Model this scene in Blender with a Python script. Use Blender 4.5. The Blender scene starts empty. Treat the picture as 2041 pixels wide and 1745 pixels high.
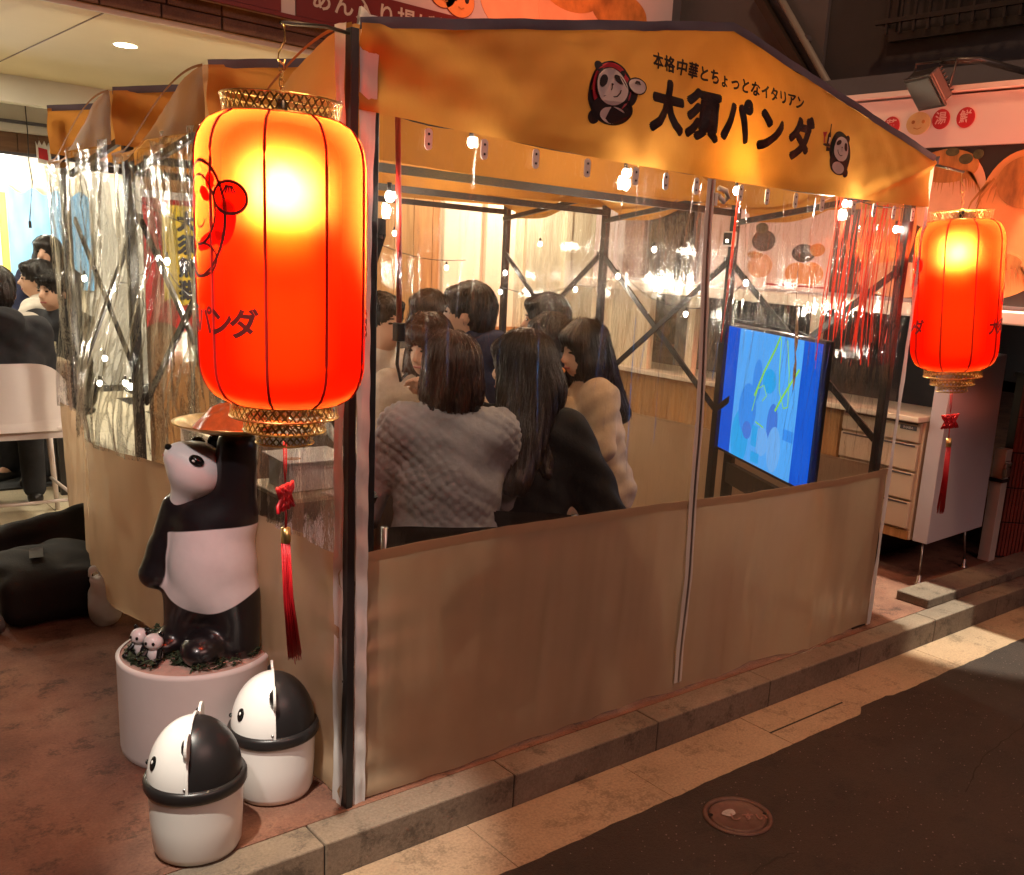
import bpy, math, random
import numpy as np
from mathutils import Vector, Matrix
random.seed(7); np.random.seed(7)
PI = math.pi
SC = bpy.context.scene
COL = SC.collection

# ---------------------------------------------------------------- camera, sky, lamps
cam_d = bpy.data.cameras.new('camera')
cam = bpy.data.objects.new('camera', cam_d); COL.objects.link(cam)
cam_d.sensor_fit = 'HORIZONTAL'; cam_d.sensor_width = 36.0
cam_d.lens = 1938.62 / 2041 * 36.0
cam_d.shift_x = (1020.5 - 1175.6) / 2041; cam_d.shift_y = (998.41 - 872.5) / 2041
cam_d.clip_start = 0.05; cam_d.clip_end = 300
_f = Vector((0.65523, 0.71790, -0.23515)); _r = Vector((0.74755, -0.66102, 0.06495)); _u = Vector((0.10881, 0.21834, 0.96979))
cam.matrix_world = Matrix(((_r.x, _u.x, -_f.x, -1.20075), (_r.y, _u.y, -_f.y, -2.23873), (_r.z, _u.z, -_f.z, 1.52022), (0, 0, 0, 1)))
SC.camera = cam

world = bpy.data.worlds.new('World'); SC.world = world; world.use_nodes = True
wn = world.node_tree.nodes; wl = world.node_tree.links
sky = wn.new('ShaderNodeTexSky'); sky.sky_type = 'NISHITA'; sky.sun_disc = False
sky.sun_elevation = math.radians(-4.0); sky.sun_rotation = math.radians(150)
bgn = wn['Background']; bgn.inputs['Strength'].default_value = 0.10
wl.new(sky.outputs['Color'], bgn.inputs['Color'])

SC.view_settings.view_transform = 'Standard'; SC.view_settings.look = 'None'
SC.view_settings.gamma = 1; SC.view_settings.use_curve_mapping = False; SC.view_settings.exposure = 0.0
SC.cycles.use_denoising = True
SC.cycles.max_bounces = 10; SC.cycles.diffuse_bounces = 4; SC.cycles.glossy_bounces = 3
SC.cycles.transmission_bounces = 6; SC.cycles.transparent_max_bounces = 24
SC.cycles.sample_clamp_indirect = 6.0
SC.cycles.caustics_reflective = False; SC.cycles.caustics_refractive = False

def lamp(name, kind, loc, energy, col, aim=None, **kw):
    d = bpy.data.lights.new(name, kind); d.energy = energy; d.color = col
    for k, v in kw.items(): setattr(d, k, v)
    o = bpy.data.objects.new(name, d); COL.objects.link(o); o.location = loc
    if aim is not None:
        o.rotation_euler = (Vector(aim) - Vector(loc)).to_track_quat('-Z', 'Y').to_euler()
    return o
# street lighting: moonless sky "sun" kept very weak, an added soft fill standing in for the neon-lit street across the road, two shop floodlights
sun = lamp('night_sun', 'SUN', (0, 0, 30), 0.01, (1, .93, .85), aim=(6, 10, 0), angle=math.radians(0.5))
lamp('street_neon_fill', 'AREA', (1.0, -7.0, 5.5), 190, (1, .56, .47), aim=(1.0, 0, 0.6), shape='RECTANGLE', size=5.0, size_y=2.0)  # unseen generic fill added from the camera side, for the neon street's glow
lamp('overhead_street_lamp', 'AREA', (1.2, -.62, 7.0), 185, (1, .55, .28), aim=(1.3, -.6, 0), shape='DISK', size=.7)
lamp('left_street_lamp', 'AREA', (-3.2, -.6, 5.5), 20, (1, .64, .44), aim=(-.6, 1.0, 0), shape='DISK', size=.8)
lamp('red_neon_right', 'SPOT', (3.2, -2.0, 1.9), 900, (1, .19, .09), aim=(3.6, .0, 2.15), spot_size=math.radians(60), spot_blend=.5, shadow_soft_size=.25)
lamp('floodlight_beam_corner', 'SPOT', (-1.15, -.85, 3.2), 560, (1, .92, .78), aim=(-.16, -.07, 0), spot_size=math.radians(18), spot_blend=.6, shadow_soft_size=.04)
lamp('floodlight_beam_left', 'SPOT', (-1.9, -1.5, 3.4), 260, (1, .84, .78), aim=(-.22, .45, .52), spot_size=math.radians(21), spot_blend=.7, shadow_soft_size=.08)
lamp('floodlight_beam_right', 'SPOT', (3.25, -0.45, 3.3), 900, (1, .93, .74), aim=(3.42, -0.17, 0), spot_size=math.radians(25), spot_blend=.30, shadow_soft_size=.03)

# ---------------------------------------------------------------- materials
def nodes_of(name):
    m = bpy.data.materials.new(name); m.use_nodes = True
    nt = m.node_tree; nt.nodes.clear()
    out = nt.nodes.new('ShaderNodeOutputMaterial')
    return m, nt, nt.nodes, nt.links, out
def coords(nt, scale=(1, 1, 1), kind='Object'):
    tc = nt.nodes.new('ShaderNodeTexCoord'); mp = nt.nodes.new('ShaderNodeMapping')
    mp.inputs['Scale'].default_value = scale; nt.links.new(tc.outputs[kind], mp.inputs['Vector'])
    return mp.outputs['Vector']
def noise(nt, vec, scale, detail=4, rough=.6):
    n = nt.nodes.new('ShaderNodeTexNoise'); n.inputs['Scale'].default_value = scale
    n.inputs['Detail'].default_value = detail; n.inputs['Roughness'].default_value = rough
    nt.links.new(vec, n.inputs['Vector']); return n.outputs['Fac']
def ramp(nt, fac, stops):
    r = nt.nodes.new('ShaderNodeValToRGB'); e = r.color_ramp.elements
    while len(e) < len(stops): e.new(.5)
    for i, (p, c) in enumerate(stops):
        e[i].position = p; e[i].color = (*c, 1) if len(c) == 3 else c
    nt.links.new(fac, r.inputs['Fac']); return r.outputs['Color']
def bumpn(nt, h, strength, dist=.01):
    b = nt.nodes.new('ShaderNodeBump'); b.inputs['Strength'].default_value = strength; b.inputs['Distance'].default_value = dist
    nt.links.new(h, b.inputs['Height']); return b.outputs['Normal']
def mixs(nt, fac, a, b):
    m = nt.nodes.new('ShaderNodeMixShader')
    if isinstance(fac, (int, float)): m.inputs['Fac'].default_value = fac
    else: nt.links.new(fac, m.inputs['Fac'])
    nt.links.new(a, m.inputs[1]); nt.links.new(b, m.inputs[2]); return m.outputs['Shader']

def mat(name, col, rough=.6, metal=0.0, var=.25, vscale=6, stretch=(1, 1, 1), bump=.15, bscale=60, bdist=.004, spec=.4, trans=0.0, coat=0.0, col2=None):
    m, nt, N, L, out = nodes_of(name)
    p = N.new('ShaderNodeBsdfPrincipled')
    p.inputs['Roughness'].default_value = rough; p.inputs['Metallic'].default_value = metal
    p.inputs['Specular IOR Level'].default_value = spec
    if coat: p.inputs['Coat Weight'].default_value = coat; p.inputs['Coat Roughness'].default_value = .12
    v = coords(nt, stretch)
    nz = noise(nt, v, vscale, 6)
    c2 = col2 or tuple(c * (1 - var) for c in col)
    cr = ramp(nt, nz, [(.32, c2), (.68, col)])
    L.new(cr, p.inputs['Base Color'])
    if bump:
        L.new(bumpn(nt, noise(nt, v, bscale, 3), bump, bdist), p.inputs['Normal'])
    sh = p.outputs['BSDF']
    if trans:
        t = N.new('ShaderNodeBsdfTranslucent'); L.new(cr, t.inputs['Color']); sh = mixs(nt, trans, sh, t.outputs['BSDF'])
    L.new(sh, out.inputs['Surface']); return m
def emit(name, col, strength):
    m, nt, N, L, out = nodes_of(name)
    e = N.new('ShaderNodeEmission'); e.inputs['Color'].default_value = (*col, 1); e.inputs['Strength'].default_value = strength
    L.new(e.outputs[0], out.inputs['Surface']); return m
def mask_mat(name, a, b, rough=.3, coat=.3, c=None):
    # two paints on one body, parted by the signed-distance attribute "mask"
    m, nt, N, L, out = nodes_of(name)
    p = N.new('ShaderNodeBsdfPrincipled'); p.inputs['Roughness'].default_value = rough
    p.inputs['Coat Weight'].default_value = coat; p.inputs['Coat Roughness'].default_value = .15
    at = N.new('ShaderNodeAttribute'); at.attribute_name = 'mask'
    mr = N.new('ShaderNodeMapRange'); mr.inputs['From Min'].default_value = -.0015; mr.inputs['From Max'].default_value = .0015
    L.new(at.outputs['Fac'], mr.inputs['Value'])
    v = coords(nt); nz = noise(nt, v, 9, 5)
    ca = ramp(nt, nz, [(.3, tuple(x * .8 for x in a)), (.7, a)]); cb = ramp(nt, nz, [(.3, tuple(x * .85 for x in b)), (.7, b)])
    mx = N.new('ShaderNodeMix'); mx.data_type = 'RGBA'
    L.new(mr.outputs['Result'], mx.inputs['Factor']); L.new(ca, mx.inputs[6]); L.new(cb, mx.inputs[7])
    L.new(mx.outputs[2], p.inputs['Base Color'])
    L.new(bumpn(nt, noise(nt, v, 30, 3), .08, .004), p.inputs['Normal'])
    L.new(p.outputs['BSDF'], out.inputs['Surface']); return m

def clear_plastic(name, wr, stretch, gl, haze, rough=.1, scat=.0):
    m, nt, N, L, out = nodes_of(name)
    v = coords(nt, stretch)
    n1 = noise(nt, v, 5, 5, .6); n2 = noise(nt, coords(nt, (stretch[0] * 2.2, stretch[1] * 2.2, stretch[2] * 3)), 9, 3, .5)
    ad = N.new('ShaderNodeMath'); ad.operation = 'ADD'; L.new(n1, ad.inputs[0])
    ml = N.new('ShaderNodeMath'); ml.operation = 'MULTIPLY'; ml.inputs[1].default_value = .45; L.new(n2, ml.inputs[0]); L.new(ml.outputs[0], ad.inputs[1])
    nrm = bumpn(nt, ad.outputs[0], wr, .02)
    tr = N.new('ShaderNodeBsdfTransparent'); tr.inputs['Color'].default_value = (.97, .965, .95, 1)
    g = N.new('ShaderNodeBsdfGlossy'); g.inputs['Roughness'].default_value = rough; L.new(nrm, g.inputs['Normal'])
    fr = N.new('ShaderNodeFresnel'); fr.inputs['IOR'].default_value = 1.45; L.new(nrm, fr.inputs['Normal'])
    mu = N.new('ShaderNodeMath'); mu.operation = 'MULTIPLY'; mu.inputs[1].default_value = gl; mu.use_clamp = True; L.new(fr.outputs[0], mu.inputs[0])
    s1 = mixs(nt, mu.outputs[0], tr.outputs[0], g.outputs[0])
    rf = N.new('ShaderNodeBsdfRefraction'); rf.inputs['IOR'].default_value = 1.25; rf.inputs['Roughness'].default_value = .22; rf.inputs['Color'].default_value = (1, .98, .95, 1); L.new(nrm, rf.inputs['Normal'])
    s1 = mixs(nt, scat, s1, rf.outputs[0])
    d = N.new('ShaderNodeBsdfDiffuse'); d.inputs['Color'].default_value = (.8, .78, .72, 1); L.new(nrm, d.inputs['Normal'])
    t = N.new('ShaderNodeBsdfTranslucent'); t.inputs['Color'].default_value = (.8, .78, .72, 1); L.new(nrm, t.inputs['Normal'])
    hz = ramp(nt, n1, [(.45, (haze * .4,) * 3), (.72, (haze * 2.4,) * 3)])
    s2 = mixs(nt, hz, s1, mixs(nt, .5, d.outputs[0], t.outputs[0]))
    L.new(s2, out.inputs['Surface']); return m

def lantern_shell(name):
    # dyed cloth: deep red when light diffuses through it, yellow where the bulb shines almost straight through the weave
    m, nt, N, L, out = nodes_of(name)
    v = coords(nt); nz = noise(nt, v, 40, 3)
    c = ramp(nt, nz, [(.3, (.88, .006, .0008)), (.7, (.95, .008, .001))])
    d = N.new('ShaderNodeBsdfDiffuse'); L.new(c, d.inputs['Color'])
    t = N.new('ShaderNodeBsdfTranslucent'); L.new(c, t.inputs['Color'])
    tr = N.new('ShaderNodeBsdfTransparent'); tr.inputs['Color'].default_value = (1, .085, .025, 1)
    g = N.new('ShaderNodeBsdfRefraction'); g.inputs['IOR'].default_value = 1.36; g.inputs['Roughness'].default_value = .98; g.inputs['Color'].default_value = (1, .34, .06, 1)
    g2 = N.new('ShaderNodeBsdfRefraction'); g2.inputs['IOR'].default_value = .70; g2.inputs['Roughness'].default_value = .95; g2.inputs['Color'].default_value = (1, .11, .008, 1)
    s = mixs(nt, .85, d.outputs[0], t.outputs[0])
    s = mixs(nt, .24, s, g.outputs[0])
    s = mixs(nt, .34, s, g2.outputs[0])
    s = mixs(nt, .20, s, tr.outputs[0])
    L.new(s, out.inputs['Surface']); return m

def sheen_stone(name, c1, c2, c3, sc=3.0, bump=.5, bscale=90, rough=.85, blot=0.0):
    m, nt, N, L, out = nodes_of(name)
    p = N.new('ShaderNodeBsdfPrincipled'); p.inputs['Roughness'].default_value = rough
    v = coords(nt)
    a = noise(nt, v, sc, 8, .65); b = noise(nt, v, 120, 2, .7)
    ca = ramp(nt, a, [(.30, c1), (.52, c2), (.72, c3)])
    cb = ramp(nt, b, [(.35, (.82, .82, .82)), (.65, (1.08, 1.08, 1.08))])
    mx = N.new('ShaderNodeMix'); mx.data_type = 'RGBA'; mx.blend_type = 'MULTIPLY'; mx.inputs['Factor'].default_value = 1
    L.new(ca, mx.inputs[6]); L.new(cb, mx.inputs[7]); cc = mx.outputs[2]
    if blot:   # spilt-drink and tyre stains
        st = ramp(nt, noise(nt, v, 7.5, 7, .72), [(.36, (1 - blot,) * 3), (.47, (1, 1, 1))]); m2 = N.new('ShaderNodeMix'); m2.data_type = 'RGBA'; m2.blend_type = 'MULTIPLY'; m2.inputs['Factor'].default_value = 1
        L.new(cc, m2.inputs[6]); L.new(st, m2.inputs[7]); cc = m2.outputs[2]
    L.new(cc, p.inputs['Base Color'])
    L.new(bumpn(nt, noise(nt, v, bscale, 5, .7), bump, .006), p.inputs['Normal'])
    L.new(p.outputs['BSDF'], out.inputs['Surface']); return m

def wood(name, c1, c2, stretch=(18, 18, 1.2), rough=.5):
    return mat(name, c1, rough, var=0, col2=c2, vscale=2.2, stretch=stretch, bump=.1, bscale=6, spec=.4)

K = {}
K['tan'] = mat('tan_tent_vinyl', (.52, .235, .048), .55, var=.12, vscale=3, bump=.22, bscale=14, bdist=.01, spec=.2, trans=.38)
K['tan_panel'] = mat('tan_panel_vinyl', (.57, .41, .265), .26, var=.08, vscale=3, bump=.07, bscale=9, bdist=.012, spec=.6, trans=.42)
K['roof_top'] = mat('roof_dark_coating', (.10, .095, .13), .6, var=.3, trans=.15)
K['hem'] = mat('white_hem_tape', (.78, .76, .74), .5, var=.12, bump=.3, bscale=30, trans=.25)
K['zip'] = mat('cream_zip_tape', (.72, .68, .60), .5, var=.15, bump=.2, bscale=150)
K['clip'] = mat('white_clip_plastic', (.80, .77, .70), .35, var=.05, bump=0)
K['black_metal'] = mat('black_painted_metal', (.022, .020, .020), .38, var=.3, bump=.05, spec=.5)
K['steel'] = mat('bare_steel', (.55, .53, .50), .32, .9, var=.2, bump=.05)
K['clear_front'] = clear_plastic('clear_sheet_front', .40, (4.5, 4.5, 1.1), 1.6, .007, .07, .05)
K['clear_far'] = clear_plastic('clear_sheet_far', .35, (4, 4, .8), .35, .008, .12, .08)
K['clear_side'] = clear_plastic('clear_sheet_side', .50, (3.2, 3.2, .9), .60, .005, .08, .035)
K['shell'] = lantern_shell('red_lantern_fabric')
K['rib'] = mat('lantern_rib_red', (.30, .008, .006), .5, var=.2, bump=0, trans=.25)
K['print_dark'] = mat('lantern_print_dark', (.05, .006, .005), .5, bump=0, trans=.2)
K['print_red'] = mat('lantern_print_red', (.70, .012, .003), .5, bump=0, trans=.75)
K['print_orange'] = mat('lantern_print_orange', (.95, .035, .004), .5, bump=0, trans=.85)
K['gold'] = mat('gold_lacquer', (.85, .58, .22), .28, .95, var=.25, vscale=40, bump=.05)
K['redcord'] = mat('red_silk', (.55, .012, .02), .4, var=.3, bump=.2, bscale=200)
K['tinsel'] = mat('red_foil_strip', (.92, .06, .03), .28, var=.2, bump=0, trans=.5)
K['black'] = mat('black_print', (.012, .010, .012), .5, bump=0)
K['p_red'] = mat('emblem_red', (.42, .02, .035), .5, bump=0)
K['p_green'] = mat('emblem_dark_green', (.015, .04, .03), .5, bump=0)
K['p_white'] = mat('emblem_white', (.75, .66, .62), .5, bump=0, trans=.2)
K['pave'] = sheen_stone('reddish_concrete', (.10, .040, .026), (.21, .095, .060), (.28, .155, .10), 2.6, .8, 80, .8, .6)
K['kerb'] = sheen_stone('kerb_stone', (.13, .10, .075), (.20, .155, .115), (.26, .205, .155), 2.2, .4, 120, .85, .45)
K['gutter'] = sheen_stone('gutter_concrete', (.26, .18, .115), (.34, .24, .155), (.39, .285, .185), 1.8, .3, 140, .85, .35)
K['asphalt'] = sheen_stone('night_asphalt', (.019, .011, .0075), (.032, .0185, .013), (.044, .026, .018), 1.6, 1.0, 150, .75, .35)
K['dark_joint'] = mat('dark_joint', (.03, .025, .02), .9, bump=0)
K['iron'] = mat('manhole_iron', (.14, .075, .06), .55, .3, var=.4, vscale=20, bump=.3, bscale=90)
K['white_plastic'] = mat('white_gloss_plastic', (.80, .78, .74), .28, var=.04, vscale=2, bump=.02, coat=.2)
K['white_paint'] = mat('white_paint_worn', (.68, .60, .54), .5, var=.15, vscale=5, bump=.15, bscale=20)
K['black_plastic'] = mat('black_satin_plastic', (.018, .016, .016), .34, var=.2, bump=.03)
K['panda'] = mask_mat('panda_figure_paint', (.014, .012, .014), (.80, .76, .76))
K['panda_head'] = mat('panda_white_paint', (.80, .77, .77), .3, var=.1, bump=.1, bscale=30, coat=.3)
K['eye'] = mat('eye_black', (.008, .008, .008), .15, var=0, bump=0)
K['moss'] = mat('artificial_moss', (.055, .085, .040), .8, var=.5, vscale=60, bump=.4)
K['food'] = mat('red_food_heap', (.95, .22, .06), .25, var=.3, vscale=30, bump=.4, bscale=30, coat=.4, trans=.35)
K['skin'] = mat('skin', (.60, .36, .25), .5, var=.12, vscale=8, bump=.05, spec=.35)
K['lip'] = mat('lip', (.45, .14, .12), .4, bump=0)
K['hair_brown'] = mat('brown_hair', (.085, .032, .018), .38, var=.65, vscale=5, stretch=(22, 22, 1.2), bump=.5, bscale=9, bdist=.01, spec=.5)
K['hair_black'] = mat('black_hair', (.016, .012, .011), .36, var=.5, vscale=5, stretch=(22, 22, 1.2), bump=.5, bscale=9, bdist=.01, spec=.5)
K['hair_mid'] = mat('dark_brown_hair', (.035, .018, .012), .38, var=.6, vscale=5, stretch=(22, 22, 1.2), bump=.5, bscale=9, bdist=.01, spec=.5)
def cloth(n, c, **k): return mat(n, c, .85, var=.3, vscale=12, bump=.3, bscale=120, spec=.2, **k)
K['c_quilt'] = cloth('quilted_grey_cloth', (.34, .315, .32)); K['c_black'] = cloth('black_cloth', (.016, .015, .016))
K['c_tan'] = cloth('cream_fleece', (.56, .43, .31)); K['c_navy'] = cloth('navy_cloth', (.03, .035, .075))
K['c_white'] = cloth('white_cloth', (.68, .62, .55)); K['c_beige'] = cloth('beige_knit', (.52, .42, .33))
K['c_dark'] = cloth('charcoal_cloth', (.035, .036, .042)); K['c_denim'] = cloth('denim', (.03, .05, .12)); K['c_grey'] = cloth('grey_cloth', (.14, .135, .13))
K['table_top'] = mat('pale_table_top', (.60, .48, .34), .4, var=.12, bump=.05)
K['table_cloth'] = mat('tan_table_cloth', (.33, .23, .17), .8, var=.2, bump=.2)
K['paper'] = mat('white_paper', (.80, .77, .72), .6, var=.06, bump=.05)
K['green'] = mat('green_leaf', (.12, .22, .05), .5, var=.4, bump=.1)
K['blue_mark'] = mat('blue_print', (.03, .05, .22), .5, bump=0)
K['cream_wall'] = mat('cream_wall_paint', (.74, .66, .50), .7, var=.07, vscale=2, bump=.1, bscale=40)
K['ceil'] = mat('cream_soffit', (.78, .66, .42), .75, var=.05, vscale=2, bump=.08, bscale=60)
K['beam_white'] = mat('white_beam', (.78, .75, .66), .6, var=.06, bump=.05)
K['wood_wall'] = wood('warm_wood_boards', (.46, .25, .10), (.30, .15, .055))
K['wood_dark'] = wood('dark_wood', (.22, .11, .05), (.14, .065, .03), (2, 2, 14))
K['floor_tile'] = sheen_stone('cream_floor_tile', (.52, .44, .30), (.60, .52, .37), (.66, .58, .43), 5, .1, 60, .35)
K['matgrey'] = mat('grey_entry_mat', (.05, .055, .06), .95, var=.3, bump=.5, bscale=200)
K['brick'] = sheen_stone('brown_brick', (.10, .055, .045), (.16, .09, .07), (.20, .12, .09), 7, .6, 50)
K['mortar'] = mat('dark_mortar', (.05, .035, .03), .95, bump=.3)
K['maroon'] = mat('maroon_board', (.13, .012, .014), .45, var=.15, bump=.03)
K['board_white'] = mat('pinkish_white_board', (.50, .43, .45), .5, var=.05, vscale=1.5, bump=.03)
K['letter_pale'] = mat('pale_lettering', (.55, .48, .45), .6, bump=0); K['letter_yellow'] = mat('yellow_lettering', (.5, .33, .06), .6, bump=0)
K['bun'] = mat('printed_bun_dough', (.78, .30, .09), .6, var=.2, vscale=7, bump=.05)
K['bun_white'] = mat('printed_bun_white', (.82, .40, .22), .6, var=.25, vscale=4, bump=.05)
K['bun_brown'] = mat('printed_bun_browned', (.60, .23, .05), .6, var=.55, vscale=9, stretch=(1, 2.2, .8), bump=.05)
K['bun_dark'] = mat('printed_dark_ground', (.03, .018, .014), .6, var=.3, bump=0)
K['bun_green'] = mat('printed_green_leaf', (.09, .08, .03), .6, var=.5, vscale=40, bump=0)
K['sign_red'] = mat('sign_red_disc', (.48, .012, .02), .5, bump=0); K['sign_pink'] = mat('pale_pink_letter', (.72, .35, .32), .5, bump=0)
K['sign_band'] = mat('pale_sign_band', (.72, .52, .47), .5, var=.05, vscale=2, bump=.03)
K['facebun'] = mat('sign_bun_yellow', (.66, .42, .17), .5, bump=0)
K['dark_wall'] = mat('dark_grey_wall', (.036, .033, .040), .8, var=.15, vscale=2, bump=.15, bscale=30)
K['grey_trim'] = mat('grey_trim', (.085, .08, .092), .7, var=.1, bump=.05)
K['pipe'] = mat('grey_pipe', (.20, .19, .18), .5, var=.15, bump=.05)
K['cab'] = mat('beige_cabinet_steel', (.55, .44, .33), .45, var=.05, vscale=3, bump=.03)
K['panelgrey'] = mat('pale_grey_panel', (.52, .50, .56), .55, var=.06, vscale=2, bump=.06, bscale=30)
K['counter_top'] = mat('white_counter_top', (.75, .69, .58), .35, var=.06, bump=.02)
K['tile_red'] = mat('red_brown_tile', (.24, .05, .035), .55, var=.35, vscale=12, bump=.3, bscale=40)
K['poster_red'] = mat('poster_red', (.52, .03, .025), .5, bump=0); K['poster_yellow'] = mat('poster_yellow', (.85, .66, .05), .5, var=.1, bump=0)
K['banner_orange'] = mat('orange_flyer', (.55, .22, .04), .5, var=.3, bump=0)
K['blue_panel'] = mat('light_blue_panel', (.20, .42, .66), .6, var=.08, bump=0); K['yellow_strip'] = mat('yellow_strip', (.75, .55, .10), .6, bump=0)
K['glass'] = clear_plastic('drinking_glass', .1, (4, 4, 4), 1.4, .05, .05)
K['beer'] = mat('amber_drink', (.55, .32, .05), .2, bump=0, trans=.4)
K['bag'] = mat('black_bag_cloth', (.006, .005, .006), .75, var=.4, bump=.3, bscale=150)
K['carrier'] = mat('white_carrier_film', (.84, .81, .80), .35, var=.12, vscale=10, bump=.5, bscale=25, bdist=.01, trans=.4)
K['seat_pink'] = mat('white_chair_shell', (.68, .60, .57), .45, var=.06, bump=.04)
K['bulb'] = emit('string_bulb_glow', (1, .93, .78), 120)
K['lamp_disc'] = emit('downlight_glow', (1, .93, .74), 45)
K['bulb_big'] = emit('warm_bulb_glow', (1, .62, .18), 60)
K['lantern_bulb'] = emit('lantern_bulb_glow', (1, .80, .48), 60)
K['tv_blue'] = emit('tv_blue_bar', (.008, .10, .70), 1.0); K['tv_light'] = emit('tv_sky_blue', (.10, .42, 1.0), 1.05)
K['tv_mid'] = emit('tv_mid_blue', (.05, .30, .95), 1.0); K['tv_cyan'] = emit('tv_cyan', (.03, .42, .95), 1.0)
K['tv_line'] = emit('tv_green_line', (.30, .80, .05), 1.0); K['tv_pale'] = emit('tv_pale_blue', (.18, .48, 1.0), 1.0); K['tv_violet'] = emit('tv_violet', (.07, .22, .80), 1.0)

# ---------------------------------------------------------------- building helpers
ORG = {}
class MB:
    def __init__(s): s.v = []; s.f = []; s.mi = []
    def add(s, verts, faces, mi=0):
        n = len(s.v); s.v.extend([tuple(map(float, p)) for p in verts])
        for f in faces: s.f.append([i + n for i in f]); s.mi.append(mi)
        return s
    def box(s, c, d, R=None, mi=0):
        c = Vector(c); hx, hy, hz = d[0] / 2, d[1] / 2, d[2] / 2
        P = [Vector((x, y, z)) for x in (-hx, hx) for y in (-hy, hy) for z in (-hz, hz)]
        if R is not None: P = [R @ p for p in P]
        return s.add([p + c for p in P], [(0, 1, 3, 2), (4, 6, 7, 5), (0, 4, 5, 1), (2, 3, 7, 6), (0, 2, 6, 4), (1, 5, 7, 3)], mi)
    def span(s, a, b, mi=0):
        return s.box([(a[i] + b[i]) / 2 for i in range(3)], [abs(b[i] - a[i]) for i in range(3)], mi=mi)
    def bar(s, p0, p1, w, h=None, mi=0):
        p0, p1 = Vector(p0), Vector(p1); d = p1 - p0
        R = d.to_track_quat('Z', 'Y').to_matrix()
        return s.box((p0 + p1) / 2, (w, h or w, d.length), R, mi)
    def tube(s, path, r, n=8, closed=False, mi=0):
        P = [Vector(p) for p in path]; m = len(P)
        rr = r if isinstance(r, (list, tuple)) else [r] * m
        V = []; up = Vector((0, 0, 1))
        for i, p in enumerate(P):
            a = P[(i - 1) % m] if (closed or i > 0) else p
            b = P[(i + 1) % m] if (closed or i < m - 1) else p
            t = (b - a).normalized()
            u = t.cross(up)
            if u.length < .05: u = t.cross(Vector((1, 0.01, 0)))
            u.normalize(); w = t.cross(u)
            for k in range(n):
                q = 2 * PI * k / n
                V.append(p + (u * math.cos(q) + w * math.sin(q)) * rr[i])
        F = []
        for i in range(m if closed else m - 1):
            j = (i + 1) % m
            for k in range(n): F.append((i * n + k, i * n + (k + 1) % n, j * n + (k + 1) % n, j * n + k))
        if not closed: F.append(list(range(n))[::-1]); F.append([(m - 1) * n + k for k in range(n)])
        return s.add(V, F, mi)
    def lathe(s, prof, n=32, c=(0, 0, 0), mi=0, a0=0, a1=2 * PI):
        full = abs(a1 - a0 - 2 * PI) < 1e-6; m = len(prof); V = []; nn = n if full else n + 1
        for (r, z) in prof:
            for k in range(nn):
                q = a0 + (a1 - a0) * k / n
                V.append((c[0] + r * math.cos(q), c[1] + r * math.sin(q), c[2] + z))
        F = []
        for i in range(m - 1):
            for k in range(n):
                k2 = (k + 1) % nn
                F.append((i * nn + k, i * nn + k2, (i + 1) * nn + k2, (i + 1) * nn + k))
        return s.add(V, F, mi)
    def grid(s, fn, nu, nv, mi=0):
        V = [fn(i / nu, j / nv) for i in range(nu + 1) for j in range(nv + 1)]
        F = [(i * (nv + 1) + j, (i + 1) * (nv + 1) + j, (i + 1) * (nv + 1) + j + 1, i * (nv + 1) + j + 1) for i in range(nu) for j in range(nv)]
        return s.add(V, F, mi)
    def ball(s, c, r, nu=12, nv=8, mi=0):
        if not isinstance(r, (list, tuple)): r = (r, r, r)
        V = []
        for j in range(nv + 1):
            t = PI * j / nv
            for k in range(nu):
                q = 2 * PI * k / nu
                V.append((c[0] + r[0] * math.sin(t) * math.cos(q), c[1] + r[1] * math.sin(t) * math.sin(q), c[2] + r[2] * math.cos(t)))
        F = []
        for j in range(nv):
            for k in range(nu): F.append((j * nu + k, (j + 1) * nu + k, (j + 1) * nu + (k + 1) % nu, j * nu + (k + 1) % nu))
        return s.add(V, F, mi)
    def poly(s, pts, mi=0): return s.add(pts, [list(range(len(pts)))], mi)
    def prism(s, pts, off, mi=0):
        n = len(pts); o = Vector(off); V = [Vector(p) for p in pts] + [Vector(p) + o for p in pts]
        F = [list(range(n))[::-1], [n + i for i in range(n)]] + [(i, (i + 1) % n, n + (i + 1) % n, n + i) for i in range(n)]
        return s.add(V, F, mi)
    def build(s, name, mats, parent=None, smooth=False, bevel=0, local=False):
        me = bpy.data.meshes.new(name)
        o_ = Vector((0, 0, 0)) if (parent is None or local) else ORG.get(parent.name, Vector((0, 0, 0)))
        me.from_pydata([(p[0] - o_.x, p[1] - o_.y, p[2] - o_.z) for p in s.v], [], s.f)
        if not isinstance(mats, (list, tuple)): mats = [mats]
        for m in mats: me.materials.append(K[m] if isinstance(m, str) else m)
        if any(s.mi): me.polygons.foreach_set('material_index', s.mi)
        if smooth: me.polygons.foreach_set('use_smooth', [True] * len(me.polygons))
        me.update()
        return link(name, me, parent, o_, bevel)
def link(name, me, parent=None, o_=None, bevel=0):
    o = bpy.data.objects.new(name, me); COL.objects.link(o)
    if parent is not None: o.parent = parent
    ORG[o.name] = o_ if o_ is not None else Vector((0, 0, 0))
    if bevel:
        b = o.modifiers.new('edge', 'BEVEL'); b.width = bevel; b.segments = 2; b.limit_method = 'ANGLE'; b.angle_limit = math.radians(40)
    return o
def thing(name, label, cat, loc=(0, 0, 0), rotz=0, group=None, local=False):
    o = bpy.data.objects.new(name, None); COL.objects.link(o); o.location = loc; o.rotation_euler = (0, 0, rotz); o.empty_display_size = .1
    o['label'] = label; o['category'] = cat
    if group: o['group'] = group
    ORG[o.name] = Vector((0, 0, 0)) if local else Vector(loc)
    return o
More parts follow.
